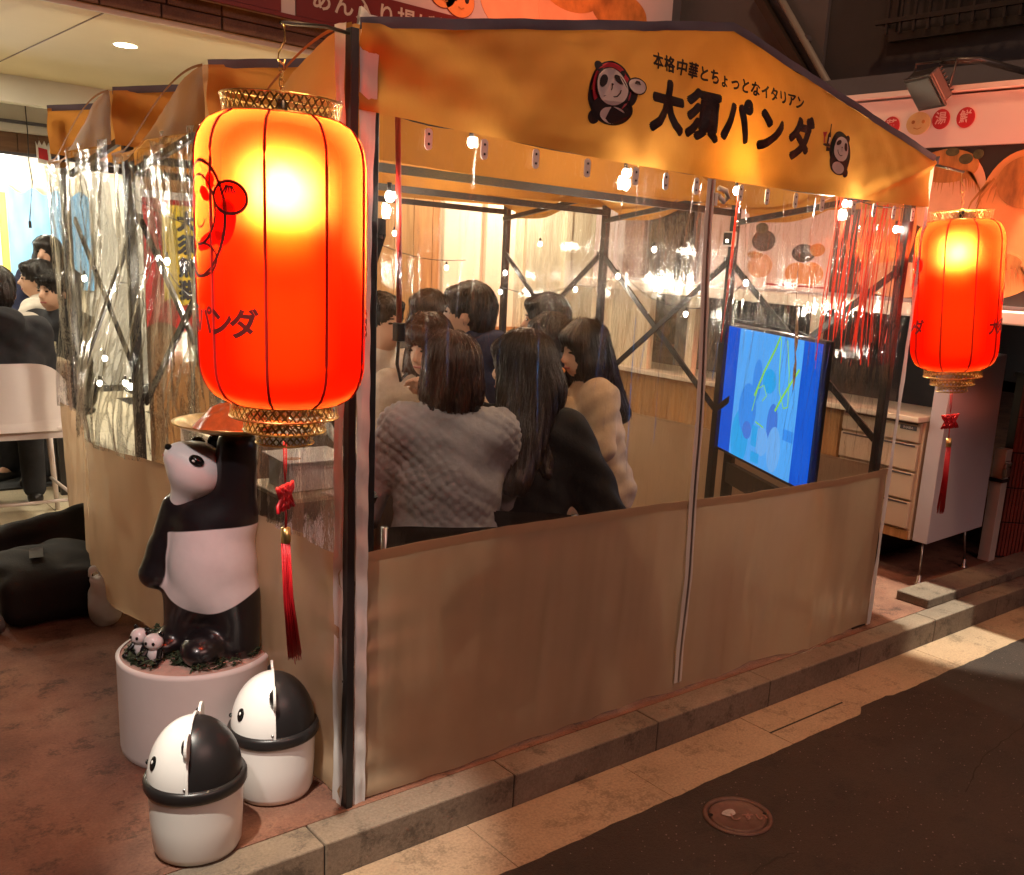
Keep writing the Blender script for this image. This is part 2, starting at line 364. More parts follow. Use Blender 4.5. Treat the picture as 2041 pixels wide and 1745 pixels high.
def tag(o, label, cat, group=None):
    o['label'] = label; o['category'] = cat
    if group: o['group'] = group
    return o
def kind(o, k='structure'): o['kind'] = k; return o
def copy_tree(o, parent=None):
    c = o.copy(); COL.objects.link(c); c.parent = parent
    if parent is None and o.parent is not None: pass
    for ch in [x for x in bpy.data.objects if x.parent == o]: copy_tree(ch, c)
    return c
def dup(root, loc, rotz=0, label=None, group=None):
    c = copy_tree(root); c.location = loc; c.rotation_euler = (0, 0, rotz)
    if label: c['label'] = label
    if group: c['group'] = group
    return c
# lettering: outlines of the built-in typeface, mapped onto a surface
def text_mesh(txt, size=1.0, offset=0.0, space=1.0, sub=None):
    cu = bpy.data.curves.new('lettering', 'FONT'); cu.body = txt; cu.size = size; cu.offset = offset; cu.space_character = space
    cu.align_x = 'CENTER'; cu.align_y = 'CENTER'; cu.resolution_u = 3
    o = bpy.data.objects.new('lettering_tmp', cu); COL.objects.link(o)
    dg = bpy.context.evaluated_depsgraph_get(); dg.update()
    me = o.evaluated_get(dg).to_mesh()
    V = [tuple(v.co) for v in me.vertices]; F = [list(p.vertices) for p in me.polygons]
    o.evaluated_get(dg).to_mesh_clear(); bpy.data.objects.remove(o); bpy.data.curves.remove(cu)
    if sub:
        import bmesh
        m2 = bpy.data.meshes.new('t'); m2.from_pydata(V, [], F); bm = bmesh.new(); bm.from_mesh(m2)
        bmesh.ops.triangulate(bm, faces=bm.faces)
        for _ in range(4):
            e = [x for x in bm.edges if x.calc_length() > sub]
            if not e: break
            bmesh.ops.subdivide_edges(bm, edges=e, cuts=1, use_grid_fill=False); bmesh.ops.triangulate(bm, faces=[f for f in bm.faces if len(f.verts) > 3])
        V = [tuple(v.co) for v in bm.verts]; bm.verts.index_update(); F = [[v.index for v in f.verts] for f in bm.faces]
        bm.free(); bpy.data.meshes.remove(m2)
    return V, F
def lettering(name, txt, size, fn, m, parent, offset=0, space=1.0, local=False, sub=None, sx=1.0):
    V, F = text_mesh(txt, size, offset, space, sub)
    return MB().add([fn(x * sx, y) for x, y, z in V], F).build(name, m, parent, local=local)
def bold(name, txt, size, fn, m, parent, r, lift=.0002, sx=1.0, sub=None):
    # heavy rounded strokes: the outline swept round a small circle
    V, F = text_mesh(txt, size, 0, 1.0, sub); mb = MB()
    for k in range(11):
        dx, dy = (0, 0) if k == 10 else (r * math.cos(2 * PI * k / 10), r * math.sin(2 * PI * k / 10))
        mb.add([fn(x * sx + dx, y + dy, k * lift) for x, y, z in V], F)
    return mb.build(name, m, parent)
def ell(cx, cy, rx, ry, n=28, rot=0, a0=0, a1=2 * PI):
    c, s = math.cos(rot), math.sin(rot)
    return [(cx + rx * math.cos(t) * c - ry * math.sin(t) * s, cy + rx * math.cos(t) * s + ry * math.sin(t) * c) for t in [a0 + (a1 - a0) * i / n for i in range(n)]]
def strip2(pts, w):
    # outline of a stroked path in 2D
    L_, R_ = [], []
    for i, p in enumerate(pts):
        a = pts[max(i - 1, 0)]; b = pts[min(i + 1, len(pts) - 1)]
        dx, dy = b[0] - a[0], b[1] - a[1]; l = math.hypot(dx, dy) or 1
        ww = w if not isinstance(w, (list, tuple)) else w[i]
        L_.append((p[0] - dy / l * ww / 2, p[1] + dx / l * ww / 2)); R_.append((p[0] + dy / l * ww / 2, p[1] - dx / l * ww / 2))
    F = []; n = len(pts)
    return L_ + R_, [(i, i + 1, n + i + 1, n + i) for i in range(n - 1)]

# ---- signed-distance bodies (people, figures, soft things)
def _slices(lo, h, shape, mn, mx):
    s = []
    for i in range(3):
        a = max(0, int((mn[i] - lo[i]) / h) - 1); b = min(shape[i], int((mx[i] - lo[i]) / h) + 3)
        if b <= a: return None
        s.append(slice(a, b))
    return tuple(s)
def cap(a, b, ra, rb=None): return ('c', np.array(a, float), np.array(b, float), ra, ra if rb is None else rb)
def elp(c, r, R=None): return ('e', np.array(c, float), np.array(r, float), R)
def rbox(c, d, r, R=None): return ('b', np.array(c, float), np.array(d, float) / 2 - r, r, R)
def sdf_mesh(prims, h=.012, k=.03):
    """prims: list of (op, prim[, k]); op '+' or '-'. returns verts, quads"""
    mn = np.full(3, 1e9); mx = -mn
    def bb(p):
        if p[0] == 'c': r = max(p[3], p[4]); return np.minimum(p[1], p[2]) - r, np.maximum(p[1], p[2]) + r
        if p[0] == 'e': r = p[2].max() if p[3] is not None else p[2]; return p[1] - r, p[1] + r
        r = (np.linalg.norm(p[2]) if p[4] is not None else p[2]) + p[3]; return p[1] - r, p[1] + r
    for it in prims:
        if it[0] == '+':
            a, b = bb(it[1]); mn = np.minimum(mn, a); mx = np.maximum(mx, b)
    mn = mn - 3 * h - .01; mx = mx + 3 * h + .01
    shape = tuple(int(math.ceil((mx[i] - mn[i]) / h)) + 1 for i in range(3))
    D = np.full(shape, .25, np.float32)
    ax = [mn[i] + h * np.arange(shape[i]) for i in range(3)]
    for it in prims:
        op, p = it[0], it[1]; kk = it[2] if len(it) > 2 else k
        a, b = bb(p); pad = kk * 1.5 + .05
        s = _slices(mn, h, shape, a - pad, b + pad)
        if s is None: continue
        X = ax[0][s[0]][:, None, None]; Y = ax[1][s[1]][None, :, None]; Z = ax[2][s[2]][None, None, :]
        if p[0] == 'c':
            A, B, ra, rb = p[1:]; d = B - A; L2 = max(float(d @ d), 1e-9)
            t = np.clip(((X - A[0]) * d[0] + (Y - A[1]) * d[1] + (Z - A[2]) * d[2]) / L2, 0, 1)
            q = np.sqrt((X - A[0] - t * d[0]) ** 2 + (Y - A[1] - t * d[1]) ** 2 + (Z - A[2] - t * d[2]) ** 2) - (ra + (rb - ra) * t)
        else:
            x, y, z = X - p[1][0], Y - p[1][1], Z - p[1][2]
            R = p[3] if p[0] == 'e' else p[4]
            if R is not None:
                x, y, z = R[0, 0] * x + R[1, 0] * y + R[2, 0] * z, R[0, 1] * x + R[1, 1] * y + R[2, 1] * z, R[0, 2] * x + R[1, 2] * y + R[2, 2] * z
            if p[0] == 'e':
                r = p[2]; k0 = np.sqrt((x / r[0]) ** 2 + (y / r[1]) ** 2 + (z / r[2]) ** 2); k1 = np.sqrt((x / r[0] ** 2) ** 2 + (y / r[1] ** 2) ** 2 + (z / r[2] ** 2) ** 2) + 1e-6
                q = k0 * (k0 - 1) / k1
            else:
                qx, qy, qz = np.abs(x) - p[2][0], np.abs(y) - p[2][1], np.abs(z) - p[2][2]
                q = np.sqrt(np.maximum(qx, 0) ** 2 + np.maximum(qy, 0) ** 2 + np.maximum(qz, 0) ** 2) + np.minimum(np.maximum(np.maximum(qx, qy), qz), 0) - p[3]
        q = q.astype(np.float32); S = D[s]
        if op == '+':
            hh = np.maximum(kk - np.abs(S - q), 0) / kk
            D[s] = np.minimum(S, q) - hh * hh * kk * .25
        else:
            q = -q; hh = np.maximum(kk - np.abs(S - q), 0) / kk
            D[s] = np.maximum(S, q) + hh * hh * kk * .25
    # surface nets
    ins = D < 0
    C = [(i, j, l) for i in (0, 1) for j in (0, 1) for l in (0, 1)]
    n = [x - 1 for x in shape]
    cnt = np.zeros(n, np.int8)
    for i, j, l in C: cnt += ins[i:n[0] + i, j:n[1] + j, l:n[2] + l]
    I = np.array(np.nonzero((cnt > 0) & (cnt < 8)))
    vid = np.full(n, -1, np.int64); m = I.shape[1]; vid[I[0], I[1], I[2]] = np.arange(m)
    acc = np.zeros((m, 3)); num = np.zeros(m)
    for c in C:
        for a in range(3):
            if c[a] == 0:
                e = list(c); e[a] = 1
                d0 = D[I[0] + c[0], I[1] + c[1], I[2] + c[2]]; d1 = D[I[0] + e[0], I[1] + e[1], I[2] + e[2]]
                cr = (d0 < 0) != (d1 < 0); t = np.where(cr, d0 / np.where(d0 == d1, 1, d0 - d1), 0)
                P = np.array(c, float)[None, :].repeat(m, 0); P[:, a] += t
                acc[cr] += P[cr]; num[cr] += 1
    V = mn + h * (I.T + acc / num[:, None])
    Q = []
    for a in range(3):
        b, c = (a + 1) % 3, (a + 2) % 3
        A0 = [slice(None)] * 3; A1 = [slice(None)] * 3; A0[a] = slice(0, -1); A1[a] = slice(1, None)
        s0, s1 = ins[tuple(A0)], ins[tuple(A1)]
        E = np.array(np.nonzero(s0 != s1)).T
        ok = (E[:, b] > 0) & (E[:, c] > 0) & (E[:, b] < n[b]) & (E[:, c] < n[c]); E = E[ok]
        if not len(E): continue
        sg = s0[E[:, 0], E[:, 1], E[:, 2]]
        def g(db, dc):
            T = E.copy(); T[:, b] -= db; T[:, c] -= dc; return vid[T[:, 0], T[:, 1], T[:, 2]]
        q = np.stack([g(1, 1), g(0, 1), g(0, 0), g(1, 0)], 1)
        q[~sg] = q[~sg][:, ::-1]; Q.append(q)
    return V, np.concatenate(Q)
def sdf_obj(name, prims, m, parent, h=.012, k=.03, xf=None, fn=None, mask=None):
    V, Q = sdf_mesh(prims, h, k)
    mv = mask(V) if mask is not None else None
    if fn is not None: V = fn(V, Q)
    if xf is not None: V = V @ np.array(xf.to_3x3()).T + np.array(xf.translation)
    me = bpy.data.meshes.new(name); o_ = ORG.get(parent.name, Vector((0, 0, 0))) if parent else Vector((0, 0, 0))
    me.from_pydata((V - np.array(o_)).tolist(), [], Q.tolist())
    me.materials.append(K[m]); me.polygons.foreach_set('use_smooth', [True] * len(me.polygons))
    if mv is not None:
        at = me.attributes.new('mask', 'FLOAT', 'POINT'); at.data.foreach_set('value', mv.astype(np.float32))
    me.update(); return link(name, me, parent, o_)
def vnormals(V, Q):
    fn = np.cross(V[Q[:, 2]] - V[Q[:, 0]], V[Q[:, 3]] - V[Q[:, 1]]); N = np.zeros_like(V)
    for i in range(4): np.add.at(N, Q[:, i], fn)
    return N / (np.linalg.norm(N, axis=1)[:, None] + 1e-9)
def fbm(x, y, s=0):
    return (math.sin(x * 1.7 + s) * math.cos(y * 2.3 + s * 1.3) + .5 * math.sin(x * 4.1 + y * 1.9 + s * 2.1) + .25 * math.sin(x * 9.3 - y * 5.7 + s * .7)) / 1.75
def sstep(a, b, x):
    t = min(1, max(0, (x - a) / (b - a))); return t * t * (3 - 2 * t)

# ================================================================ THE SETTING
W, D = 2.6, 0.9295
RZ = -0.107                       # road level below the pavement
kind(MB().span((-14, -.033, -.3), (14, 16, 0)).build('pavement', 'pave'))
# cracks and stains in the reddish concrete
kb = kind(MB().span((-14, -.143, -.3), (14, -.034, -.006)).build('kerb', 'dark_joint'))
x = -0.147 - .6235 * 6; i = 0
while x < 9:
    MB().span((x + .0015, -.146 + random.uniform(-.001, .001), -.25), (x + .622, -.034, .001 + random.uniform(-.0008, .0008))).build('kerb_stone', 'kerb', kb, bevel=.005); x += .6235
gt = kind(MB().span((-14, -.80, -.4), (14, -.147, RZ - .003)).build('gutter', mat('gutter_joint', (.16, .11, .07), .9, bump=.2)))
x = .302 - .6235 * 6
while x < 9:
    MB().span((x + .001, -.60, -.35), (x + .6225, -.148, RZ + random.uniform(0, .001))).build('gutter_slab', 'gutter', gt, bevel=.0015); x += .6235
MB().span((1.545, -.300, RZ - .001), (2.005, -.292, RZ + .0016)).build('joint_groove', 'dark_joint', gt)
def asph_edge(x):
    y = -.398 + .005 * fbm(x * 3, 1, 2) + .0015 * math.sin(x * 31) + .0012 * math.sin(x * 77 + 1)
    if 1.98 < x < 2.22: y += .035 * sstep(1.98, 2.02, x)
    if x > 2.22: y += .02
    return y
am = MB(); xs = [-14 + .5 * i for i in range(26)] + [-1 + .03 * i for i in range(200)] + [5 + .5 * i for i in range(19)]
V = []; F = []
for i, x in enumerate(xs): V += [(x, asph_edge(x), RZ - .004), (x, asph_edge(x) - .004, RZ + .004), (x, -.9, RZ + .0045), (x, -70, RZ + .0045)]
for i in range(len(xs) - 1):
    for k in range(3): F.append((4 * i + k, 4 * i + k + 4, 4 * i + k + 5, 4 * i + k + 1))
kind(am.add([(a, b, c) for a, b, c in V], [f[::-1] for f in F]).build('road', 'asphalt'))
# gravel flecks catching the light
fl = MB()
for _ in range(2600):
    x, y = random.uniform(.2, 5), random.uniform(-2.2, -.42); r = random.uniform(.0012, .0032)
    fl.ball((x, y, RZ + .0045), (r, r, r * .7), 5, 3)
o = fl.build('road_grit', mat('pale_grit', (.20, .16, .13), .5, bump=0)); kind(o, 'stuff')

for pts in ([(1.75, -.95), (2.05, -.86), (2.4, -.84), (2.75, -.74), (3.2, -.72)], [(.62, -.86), (.85, -.80), (1.0, -.82)]):
    P = []
    for i in range(len(pts) - 1): P += [(pts[i][0] + (pts[i + 1][0] - pts[i][0]) * k / 8 + random.uniform(-.008, .008), pts[i][1] + (pts[i + 1][1] - pts[i][1]) * k / 8 + random.uniform(-.008, .008)) for k in range(8)]
    Q, F_ = strip2(P, [random.uniform(.002, .006) for _ in P]); kind(MB().add([(a, b_, RZ + .0062) for a, b_ in Q], F_).build('road_crack', 'dark_joint'))
for pts in ([(-1.1, -.02), (-.75, .18), (-.52, .45), (-.40, .52)], [(-.62, -.02), (-.45, .00), (-.28, -.005)]):
    P = []
    for i in range(len(pts) - 1): P += [(pts[i][0] + (pts[i + 1][0] - pts[i][0]) * k / 8 + random.uniform(-.007, .007), pts[i][1] + (pts[i + 1][1] - pts[i][1]) * k / 8 + random.uniform(-.004, .004)) for k in range(8)]
    Q, F_ = strip2(P, [random.uniform(.0008, .0028) for _ in P]); kind(MB().add([(a, b_, .0022) for a, b_ in Q], F_).build('pavement_crack', mat('crack_filler', (.24, .13, .09), .9, bump=0)))
mh = thing('manhole_cover', 'small round iron valve cover set in the dark asphalt', 'manhole cover', (1.003, -.597, RZ + .005))
cx, cy, cz = 1.003, -.597, RZ + .005
MB().lathe([(.093, .001), (.096, .006), (.107, .006), (.109, .001)], 48, (cx, cy, cz)).build('rim', 'iron', mh, True)
MB().lathe([(.0001, .004), (.080, .004), (.084, .006), (.088, .003), (.0905, -.003)], 48, (cx, cy, cz)).build('lid', 'iron', mh, True)
_a = -.62
def mhm(x, y): return (cx + .036 * 0 + x * math.cos(_a) - y * math.sin(_a) + .014, cy + x * math.sin(_a) + y * math.cos(_a) - .030, cz + .0075)
lettering('lettering', 'しすい', .040, mhm, mat('worn_iron', (.30, .16, .13), .4, .4, bump=0), mh, .001, 1.1)
MB().add([(cx - .016 + .023 * math.cos(t) * (1 + .15 * math.sin(3 * t)), cy + .022 + .02 * math.sin(t) * (1 + .15 * math.cos(2 * t)), cz + .0072) for t in [2 * PI * k / 20 for k in range(20)]], [list(range(20))]).build('worn_paint_patch', mat('worn_white_paint', (.42, .38, .38), .7, var=.5, vscale=60, bump=0), mh)
for q in (2.55, -.59):
    MB().lathe([(.0001, .0076), (.007, .0076)], 12, (cx + .086 * math.cos(q), cy + .086 * math.sin(q), cz)).build('pick_hole', 'eye', mh)

# ---------------------------------------------------------------- restaurant at the back (faces the street)
rb = thing('restaurant_building', 'open-fronted restaurant with cream soffit behind the tents', 'building', (0, 2.9, 0))
MB().span((-9, 2.875, 2.50), (4.4, 5.6, 2.62)).build('soffit', 'ceil', rb)
for xx in (-1.3, .30, 1.9): MB().span((xx, 2.88, 2.4965), (xx + .006, 5.6, 2.5)).build('soffit_seam', 'wood_dark', rb)
MB().span((-9, 2.862, 2.485), (4.4, 2.878, 2.512)).build('soffit_trim', 'beam_white', rb)
MB().span((-9, 2.84, 2.62), (4.4, 3.1, 6.0)).build('upper_wall', 'grey_trim', rb)
bb = MB().span((-9, 2.85, 2.512), (4.4, 2.90, 2.640)).build('brick_band', 'mortar', rb)
for row in range(2):
    x = -2.2 + row * .12
    while x < 3.9:
        l = random.uniform(.24, .33)
        MB().span((x, 2.838 + random.uniform(-.004, .004), 2.513 + row * .062), (x + l - .007, 2.87, 2.513 + row * .062 + .057)).build('brick', 'brick', bb, bevel=.004); x += l
MB().span((-9, 5.6, 2.33), (4.4, 5.75, 2.62)).build('ceiling_beam', 'beam_white', rb)
MB().span((-9, 5.75, 2.40), (4.4, 6.5, 2.5)).build('inner_ceiling', 'beam_white', rb)
MB().span((-9, 6.30, 2.20), (4.4, 6.5, 2.40)).build('cornice', 'beam_white', rb)
MB().span((-9, 6.25, 2.255), (4.4, 6.298, 2.275)).build('cornice_line', 'grey_trim', rb)
fz = MB().span((-9, 6.42, 2.035), (4.4, 6.5, 2.2)).build('frieze', 'wood_dark', rb)
x = -.6
while x < 1.6: MB().span((x, 6.40, 2.06), (x + .135, 6.42, 2.198)).build('frieze_board', 'wood_dark', fz); x += .14
MB().span((-9, 6.38, 2.035), (4.4, 6.42, 2.058)).build('frieze_moulding', 'grey_trim', rb)
MB().span((-9, 8.5, 0), (4.4, 8.6, 2.6)).build('back_wall', 'cream_wall', rb)
MB().span((-9, 6.5, 2.5), (4.4, 8.5, 2.6)).build('dining_ceiling', 'beam_white', rb)
MB().span((-9.1, 2.9, 0), (-9, 8.5, 2.6)).build('side_wall', 'cream_wall', rb)
MB().span((1.62, 8.44, 0), (3.4, 8.5, 2.05)).build('doorway_panel', 'beam_white', rb)
# panelled recess on the back wall
for a, b in ((.2, .62), (.66, .70)): MB().span((a, 8.47, .1), (b, 8.5, 1.78)).build('wall_panel', 'beam_white', rb)
wp = MB().span((.70, 3.74, 0), (2.66, 3.79, 1.93)).build('partition', 'wood_dark', rb)
x = .702
while x < 2.65:
    w_ = min(random.choice((.11, .13, .15)), 2.658 - x); MB().span((x + .0015, 3.722 + random.uniform(0, .004), .0), (x + w_ - .0015, 3.745, 1.93)).build('board', 'wood_wall', wp, bevel=.002); x += w_
MB().span((2.66, 3.75, 0), (4.4, 3.82, 2.5)).build('cream_partition', 'cream_wall', rb)
for x, w_ in ((2.69, .12), (3.05, .07), (3.42, .20), (3.80, .06)): MB().span((x, 3.71, 0), (x + w_, 3.75, 2.5)).build('pilaster', 'cream_wall', rb, bevel=.006)
MB().span((2.67, 3.69, 1.0), (4.3, 3.709, 1.03)).build('dado_rail', 'wood_wall', rb)
fl = kind(MB().span((-9, 2.92, -.1), (4.4, 8.5, .004)).build('restaurant_floor', 'dark_joint'))
for i in range(-5, 4):
    for j in range(13):
        x, y = i * .42 + (.21 if j % 2 else 0) - .1, 2.925 + j * .42
        MB().span((x, y, .002), (x + .416, y + .416, .009 + random.uniform(0, .0008))).build('floor_tile', 'floor_tile', fl)
dm = tag(MB().span((-1.1, 4.15, .010), (.42, 4.68, .022)).build('entry_mat', 'matgrey'), 'dark grey entry mat on the cream restaurant floor', 'mat')
# lights in the restaurant
for i, (x, y, z, lab) in enumerate(((.617, 3.672, 2.5, 'round recessed downlight lit in the cream soffit'), (-.85, 3.7, 2.5, 'round soffit downlight further along to the left'), (2.3, 3.3, 2.5, 'round soffit downlight hidden above the tents'), (3.3, 3.3, 2.5, 'round soffit downlight over the cream wall'), (-.3, 5.1, 2.5, 'round soffit downlight nearest the white beam'))):
    t = thing('downlight', lab, 'downlight', (x, y, z), group='recessed downlights')
    MB().lathe([(.058, -.004), (.064, -.001), (.058, .0)], 24, (x, y, z - .001)).build('ring', 'beam_white', t, True)
    MB().lathe([(.0001, -.004), (.056, -.004)], 24, (x, y, z - .001)).build('diffuser', 'lamp_disc', t)
    l = lamp('downlight_beam', 'AREA', (x, y, z - .012), (24, 12, 16, 45, 26)[i], (1, .89, .66), shape='DISK', size=.10); 
for i, (x, y, z, lab) in enumerate(((.645, 7.0, 2.06, 'small bright ceiling spotlight under the wooden frieze'), (.60, 7.6, 1.86, 'small bright spotlight at the left edge of the restaurant'), (-1.2, 6.9, 2.1, 'small ceiling spotlight deeper to the left'))):
    t = thing('ceiling_spot', lab, 'spotlight', (x, y, z), group='restaurant spotlights')
    MB().tube([(x, y, 2.5), (x, y, z + .05)], .008).build('stem', 'white_paint', t, True)
    MB().lathe([(.0001, .06), (.03, .055), (.036, .0), (.034, -.01)], 16, (x, y, z)).build('can', 'white_paint', t, True)
    MB().ball((x, y, z - .004), (.032, .032, .02)).build('bulb', 'lamp_disc', t, True)
    lamp('spot_beam', 'POINT', (x, y - .1, z - .1), 95, (1, .93, .78), shadow_soft_size=.05)
# things on the restaurant's walls
t = thing('hanging_cord', 'thin dark pull cord hanging from the restaurant ceiling', 'cord', (.68, 6.2, 2.4))
MB().tube([(.68, 6.2, 2.40), (.685, 6.2, 2.2), (.68, 6.2, 2.0), (.695, 6.2, 1.85), (.67, 6.2, 1.65), (.66, 6.2, 1.56)], .004, 5).build('cord', 'black_plastic', t, True)
MB().box((.66, 6.2, 1.54), (.018, .018, .05)).build('toggle', 'black_plastic', t)
t = thing('wall_badge', 'small red and white sign with spiky top under the frieze', 'sign', (.82, 6.36, 2.08))
MB().prism([(.775, 6.37, 2.0), (.875, 6.37, 1.985), (.86, 6.37, 2.15), (.845, 6.37, 2.12), (.83, 6.37, 2.16), (.812, 6.37, 2.125), (.795, 6.37, 2.16), (.782, 6.37, 2.12), (.770, 6.37, 2.15)], (0, -.01, 0)).build('board', 'paper', t)
MB().prism([(.785, 6.358, 2.03), (.85, 6.358, 2.02), (.845, 6.358, 2.10), (.785, 6.358, 2.11)], (0, -.004, 0)).build('red_field', 'sign_red', t)
t = thing('blue_backdrop', 'light blue panel with crinkled top edge on the back wall', 'wall panel', (1.15, 8.4, 1.0))
MB().grid(lambda u, v: (.93 + u * .75, 8.40 + .02 * fbm(u * 9, v * 5), .95 + v * (.90 + .03 * math.sin(u * 23))), 24, 10).build('panel', 'blue_panel', t, True)
MB().span((.90, 8.38, .95), (.955, 8.42, 1.82)).build('yellow_edge', 'yellow_strip', t)
# poster on the wood partition
t = thing('vertical_banner', 'red and yellow paper banner with black brush characters on wood', 'banner', (.85, 3.66, 1.1))
MB().span((.655, 3.655, 1.725), (1.12, 3.664, 1.765)).build('hanging_rod', 'hem', t)
MB().grid(lambda u, v: (.665 + .44 * u, 3.660 + .006 * math.sin(7 * u + 3 * v), 1.73 - .72 * v + (.03 * math.sin(9 * u) * v)), 14, 14).build('red_ground', 'poster_red', t, True)
MB().grid(lambda u, v: (.765 + .27 * u, 3.651 + .005 * math.sin(7 * u + 3 * v), 1.695 - .54 * v + .02 * math.sin(12 * u) * v), 12, 12).build('yellow_ground', 'poster_yellow', t, True)
for i, ch in enumerate('大須熊猫'):
    bold('character', ch, .115, lambda x, y, l, i=i: (.90 + x, 3.640 - l, 1.60 - i * .128 + y), 'black', t, .006)

# ---------------------------------------------------------------- big sign above the soffit
sg = thing('fascia_sign', 'long illuminated-era sign board with maroon strips and bun pictures', 'sign', (1.5, 2.8, 2.6))
sg['label'] = 'long pale fascia sign with maroon strips above the soffit'
MB().span((-4, 2.79, 2.622), (3.84, 2.838, 3.9)).build('board', 'board_white', sg)
MB().span((-4, 2.776, 2.640), (1.085, 2.789, 2.825)).build('maroon_strip', 'maroon', sg)
MB().span((1.165, 2.776, 2.640), (2.75, 2.789, 2.825)).build('maroon_strip', 'maroon', sg)
MB().span((-4, 2.770, 2.618), (3.84, 2.789, 2.637)).build('lower_edge', 'maroon', sg)
for i, ch in enumerate('あん入り揚げ餅'):
    lettering('character', ch, .115, lambda x, y, i=i: (1.30 + i * .124 + x, 2.773, 2.735 + y), 'letter_pale', sg, .002)
lettering('character', '福', .12, lambda x, y: (.99 + x, 2.773, 2.735 + y), 'letter_yellow', sg, .004)
def disc(name, c, rx, rz, m, p, y, n=28, rot=0, th=.003): return MB().prism([(c[0] + a, y, c[1] + b) for a, b in ell(0, 0, rx, rz, n, rot)], (0, th, 0)).build(name, m, p)
for cx, cz, r in ((2.03, 2.93, .085), (2.14, 2.915, .10)):
    f = disc('bun_drawing', (cx, cz), r + .004, r * .88 + .004, 'maroon', sg, 2.7855); f2 = disc('bun_fill', (cx, cz), r, r * .88, 'bun', f, 2.782)
    for s in (-1, 1): disc('drawn_eye', (cx + s * r * .38 + .01, cz + .01), .014, .020, 'black', f, 2.7785, 12)
    MB().add(*[(lambda P, F: ([(p[0], 2.7785, p[1]) for p in P], F))(*strip2([(cx - .02 + .01, cz - .035), (cx + .01, cz - .045), (cx + .03, cz - .035)], .006))][0]).build('drawn_mouth', 'bun_brown', f)
for cx, cz, rx, rz, m, dy in ((2.62, 2.98, .34, .20, 'bun_white', 0), (3.0, 3.02, .30, .26, 'bun_white', .0015), (2.95, 3.16, .26, .14, 'bun_brown', .003), (3.42, 2.96, .26, .20, 'bun', .0005), (3.36, 3.10, .24, .12, 'bun_brown', .0035), (3.70, 2.93, .06, .05, 'bun_green', .0045)):
    disc('bun_picture', (cx, cz), rx, rz, m, sg, 2.7865 - dy, 40)

# ---------------------------------------------------------------- bun shop on the right (faces the tents)
FX = 3.40
bs = thing('bun_shop', 'takeaway counter shop standing along the right side of the tents', 'building', (FX, 1.2, 0))
MB().span((FX + .02, -1.6, 1.44), (FX + .30, 2.95, 2.46)).build('facade_wall', 'board_white', bs)
MB().span((FX - .10, -1.0, 1.375), (FX + .30, 2.93, 1.438)).build('window_ledge', 'counter_top', bs, bevel=.008)
MB().span((FX + .9, .62, 0), (FX + 1.0, 2.95, 1.44)).build('back_partition', 'dark_wall', bs)
MB().span((FX - .06, .30, .845), (FX + .42, 2.90, .875)).build('counter_top', 'counter_top', bs, bevel=.006)
x = .80
while x < 2.88:
    MB().span((FX, x + .001, .06), (FX + .03, x + .119, .843)).build('front_board', 'wood_wall', bs, bevel=.002); x += .12
MB().span((FX + .02, .80, 0), (FX + .06, 2.9, .06)).build('plinth', 'black_plastic', bs)
MB().span((FX + .12, .62, 0), (FX + .9, .66, .84)).build('dark_backing', 'black_plastic', bs)
for y in (1.02, 1.95, 2.35): MB().span((FX + .01, y, .876), (FX + .06, y + .06, 1.374)).build('window_post', 'cream_wall', bs)
MB().span((FX + .01, 2.41, .876), (FX + .04, 2.93, 1.374)).build('cream_shutter', 'cream_wall', bs)
# dark window beside the menu board
dw = thing('shop_window', 'dark glazed window on the shop front behind the clear sheet', 'window', (FX, 2.15, 1.45))
MB().span((FX - .01, 1.98, 1.46), (FX + .018, 2.40, 1.96)).build('frame', 'grey_trim', dw)
MB().span((FX - .014, 2.01, 1.49), (FX - .0105, 2.37, 1.93)).build('pane', mat('dark_pane', (.012, .012, .014), .08, bump=0), dw)
MB().span((FX - .014, 2.44, 1.46), (FX + .018, 2.62, 2.2)).build('side_panel', mat('mauve_panel', (.30, .18, .17), .6), dw)
mb_ = thing('menu_board', 'pinkish menu board with dumpling and bowl pictures', 'menu board', (FX, 1.4, 1.45))
MB().span((FX - .012, .98, 1.455), (FX + .018, 1.90, 2.10)).build('board', 'sign_band', mb_)
def ydisc(name, c, ry, rz, m, p, x, n=24, rot=0): return MB().prism([(x, c[0] + a, c[1] + b) for a, b in ell(0, 0, ry, rz, n, rot)], (.003, 0, 0)).build(name, m, p)
for y, z, ry, rz, m, dx in ((1.10, 1.55, .085, .065, 'bun', 0), (1.19, 1.55, .085, .06, 'bun', .001), (1.16, 1.66, .08, .05, 'bun_dark', .002), (1.07, 1.68, .05, .035, 'bun_brown', .003), (1.46, 1.58, .09, .07, 'bun_white', 0), (1.45, 1.72, .085, .06, 'bun_dark', .001), (1.47, 1.79, .045, .03, 'bun_green', .002), (1.49, 1.86, .05, .02, 'sign_red', .002), (1.50, 1.64, .06, .02, 'bun_brown', .002)):
    ydisc('dish_picture', (y, z), ry, rz, m, mb_, FX - .0165 - dx)
MB().span((FX - .016, 1.0, 1.475), (FX - .0125, 1.40, 1.485)).build('price_line', 'sign_red', mb_)
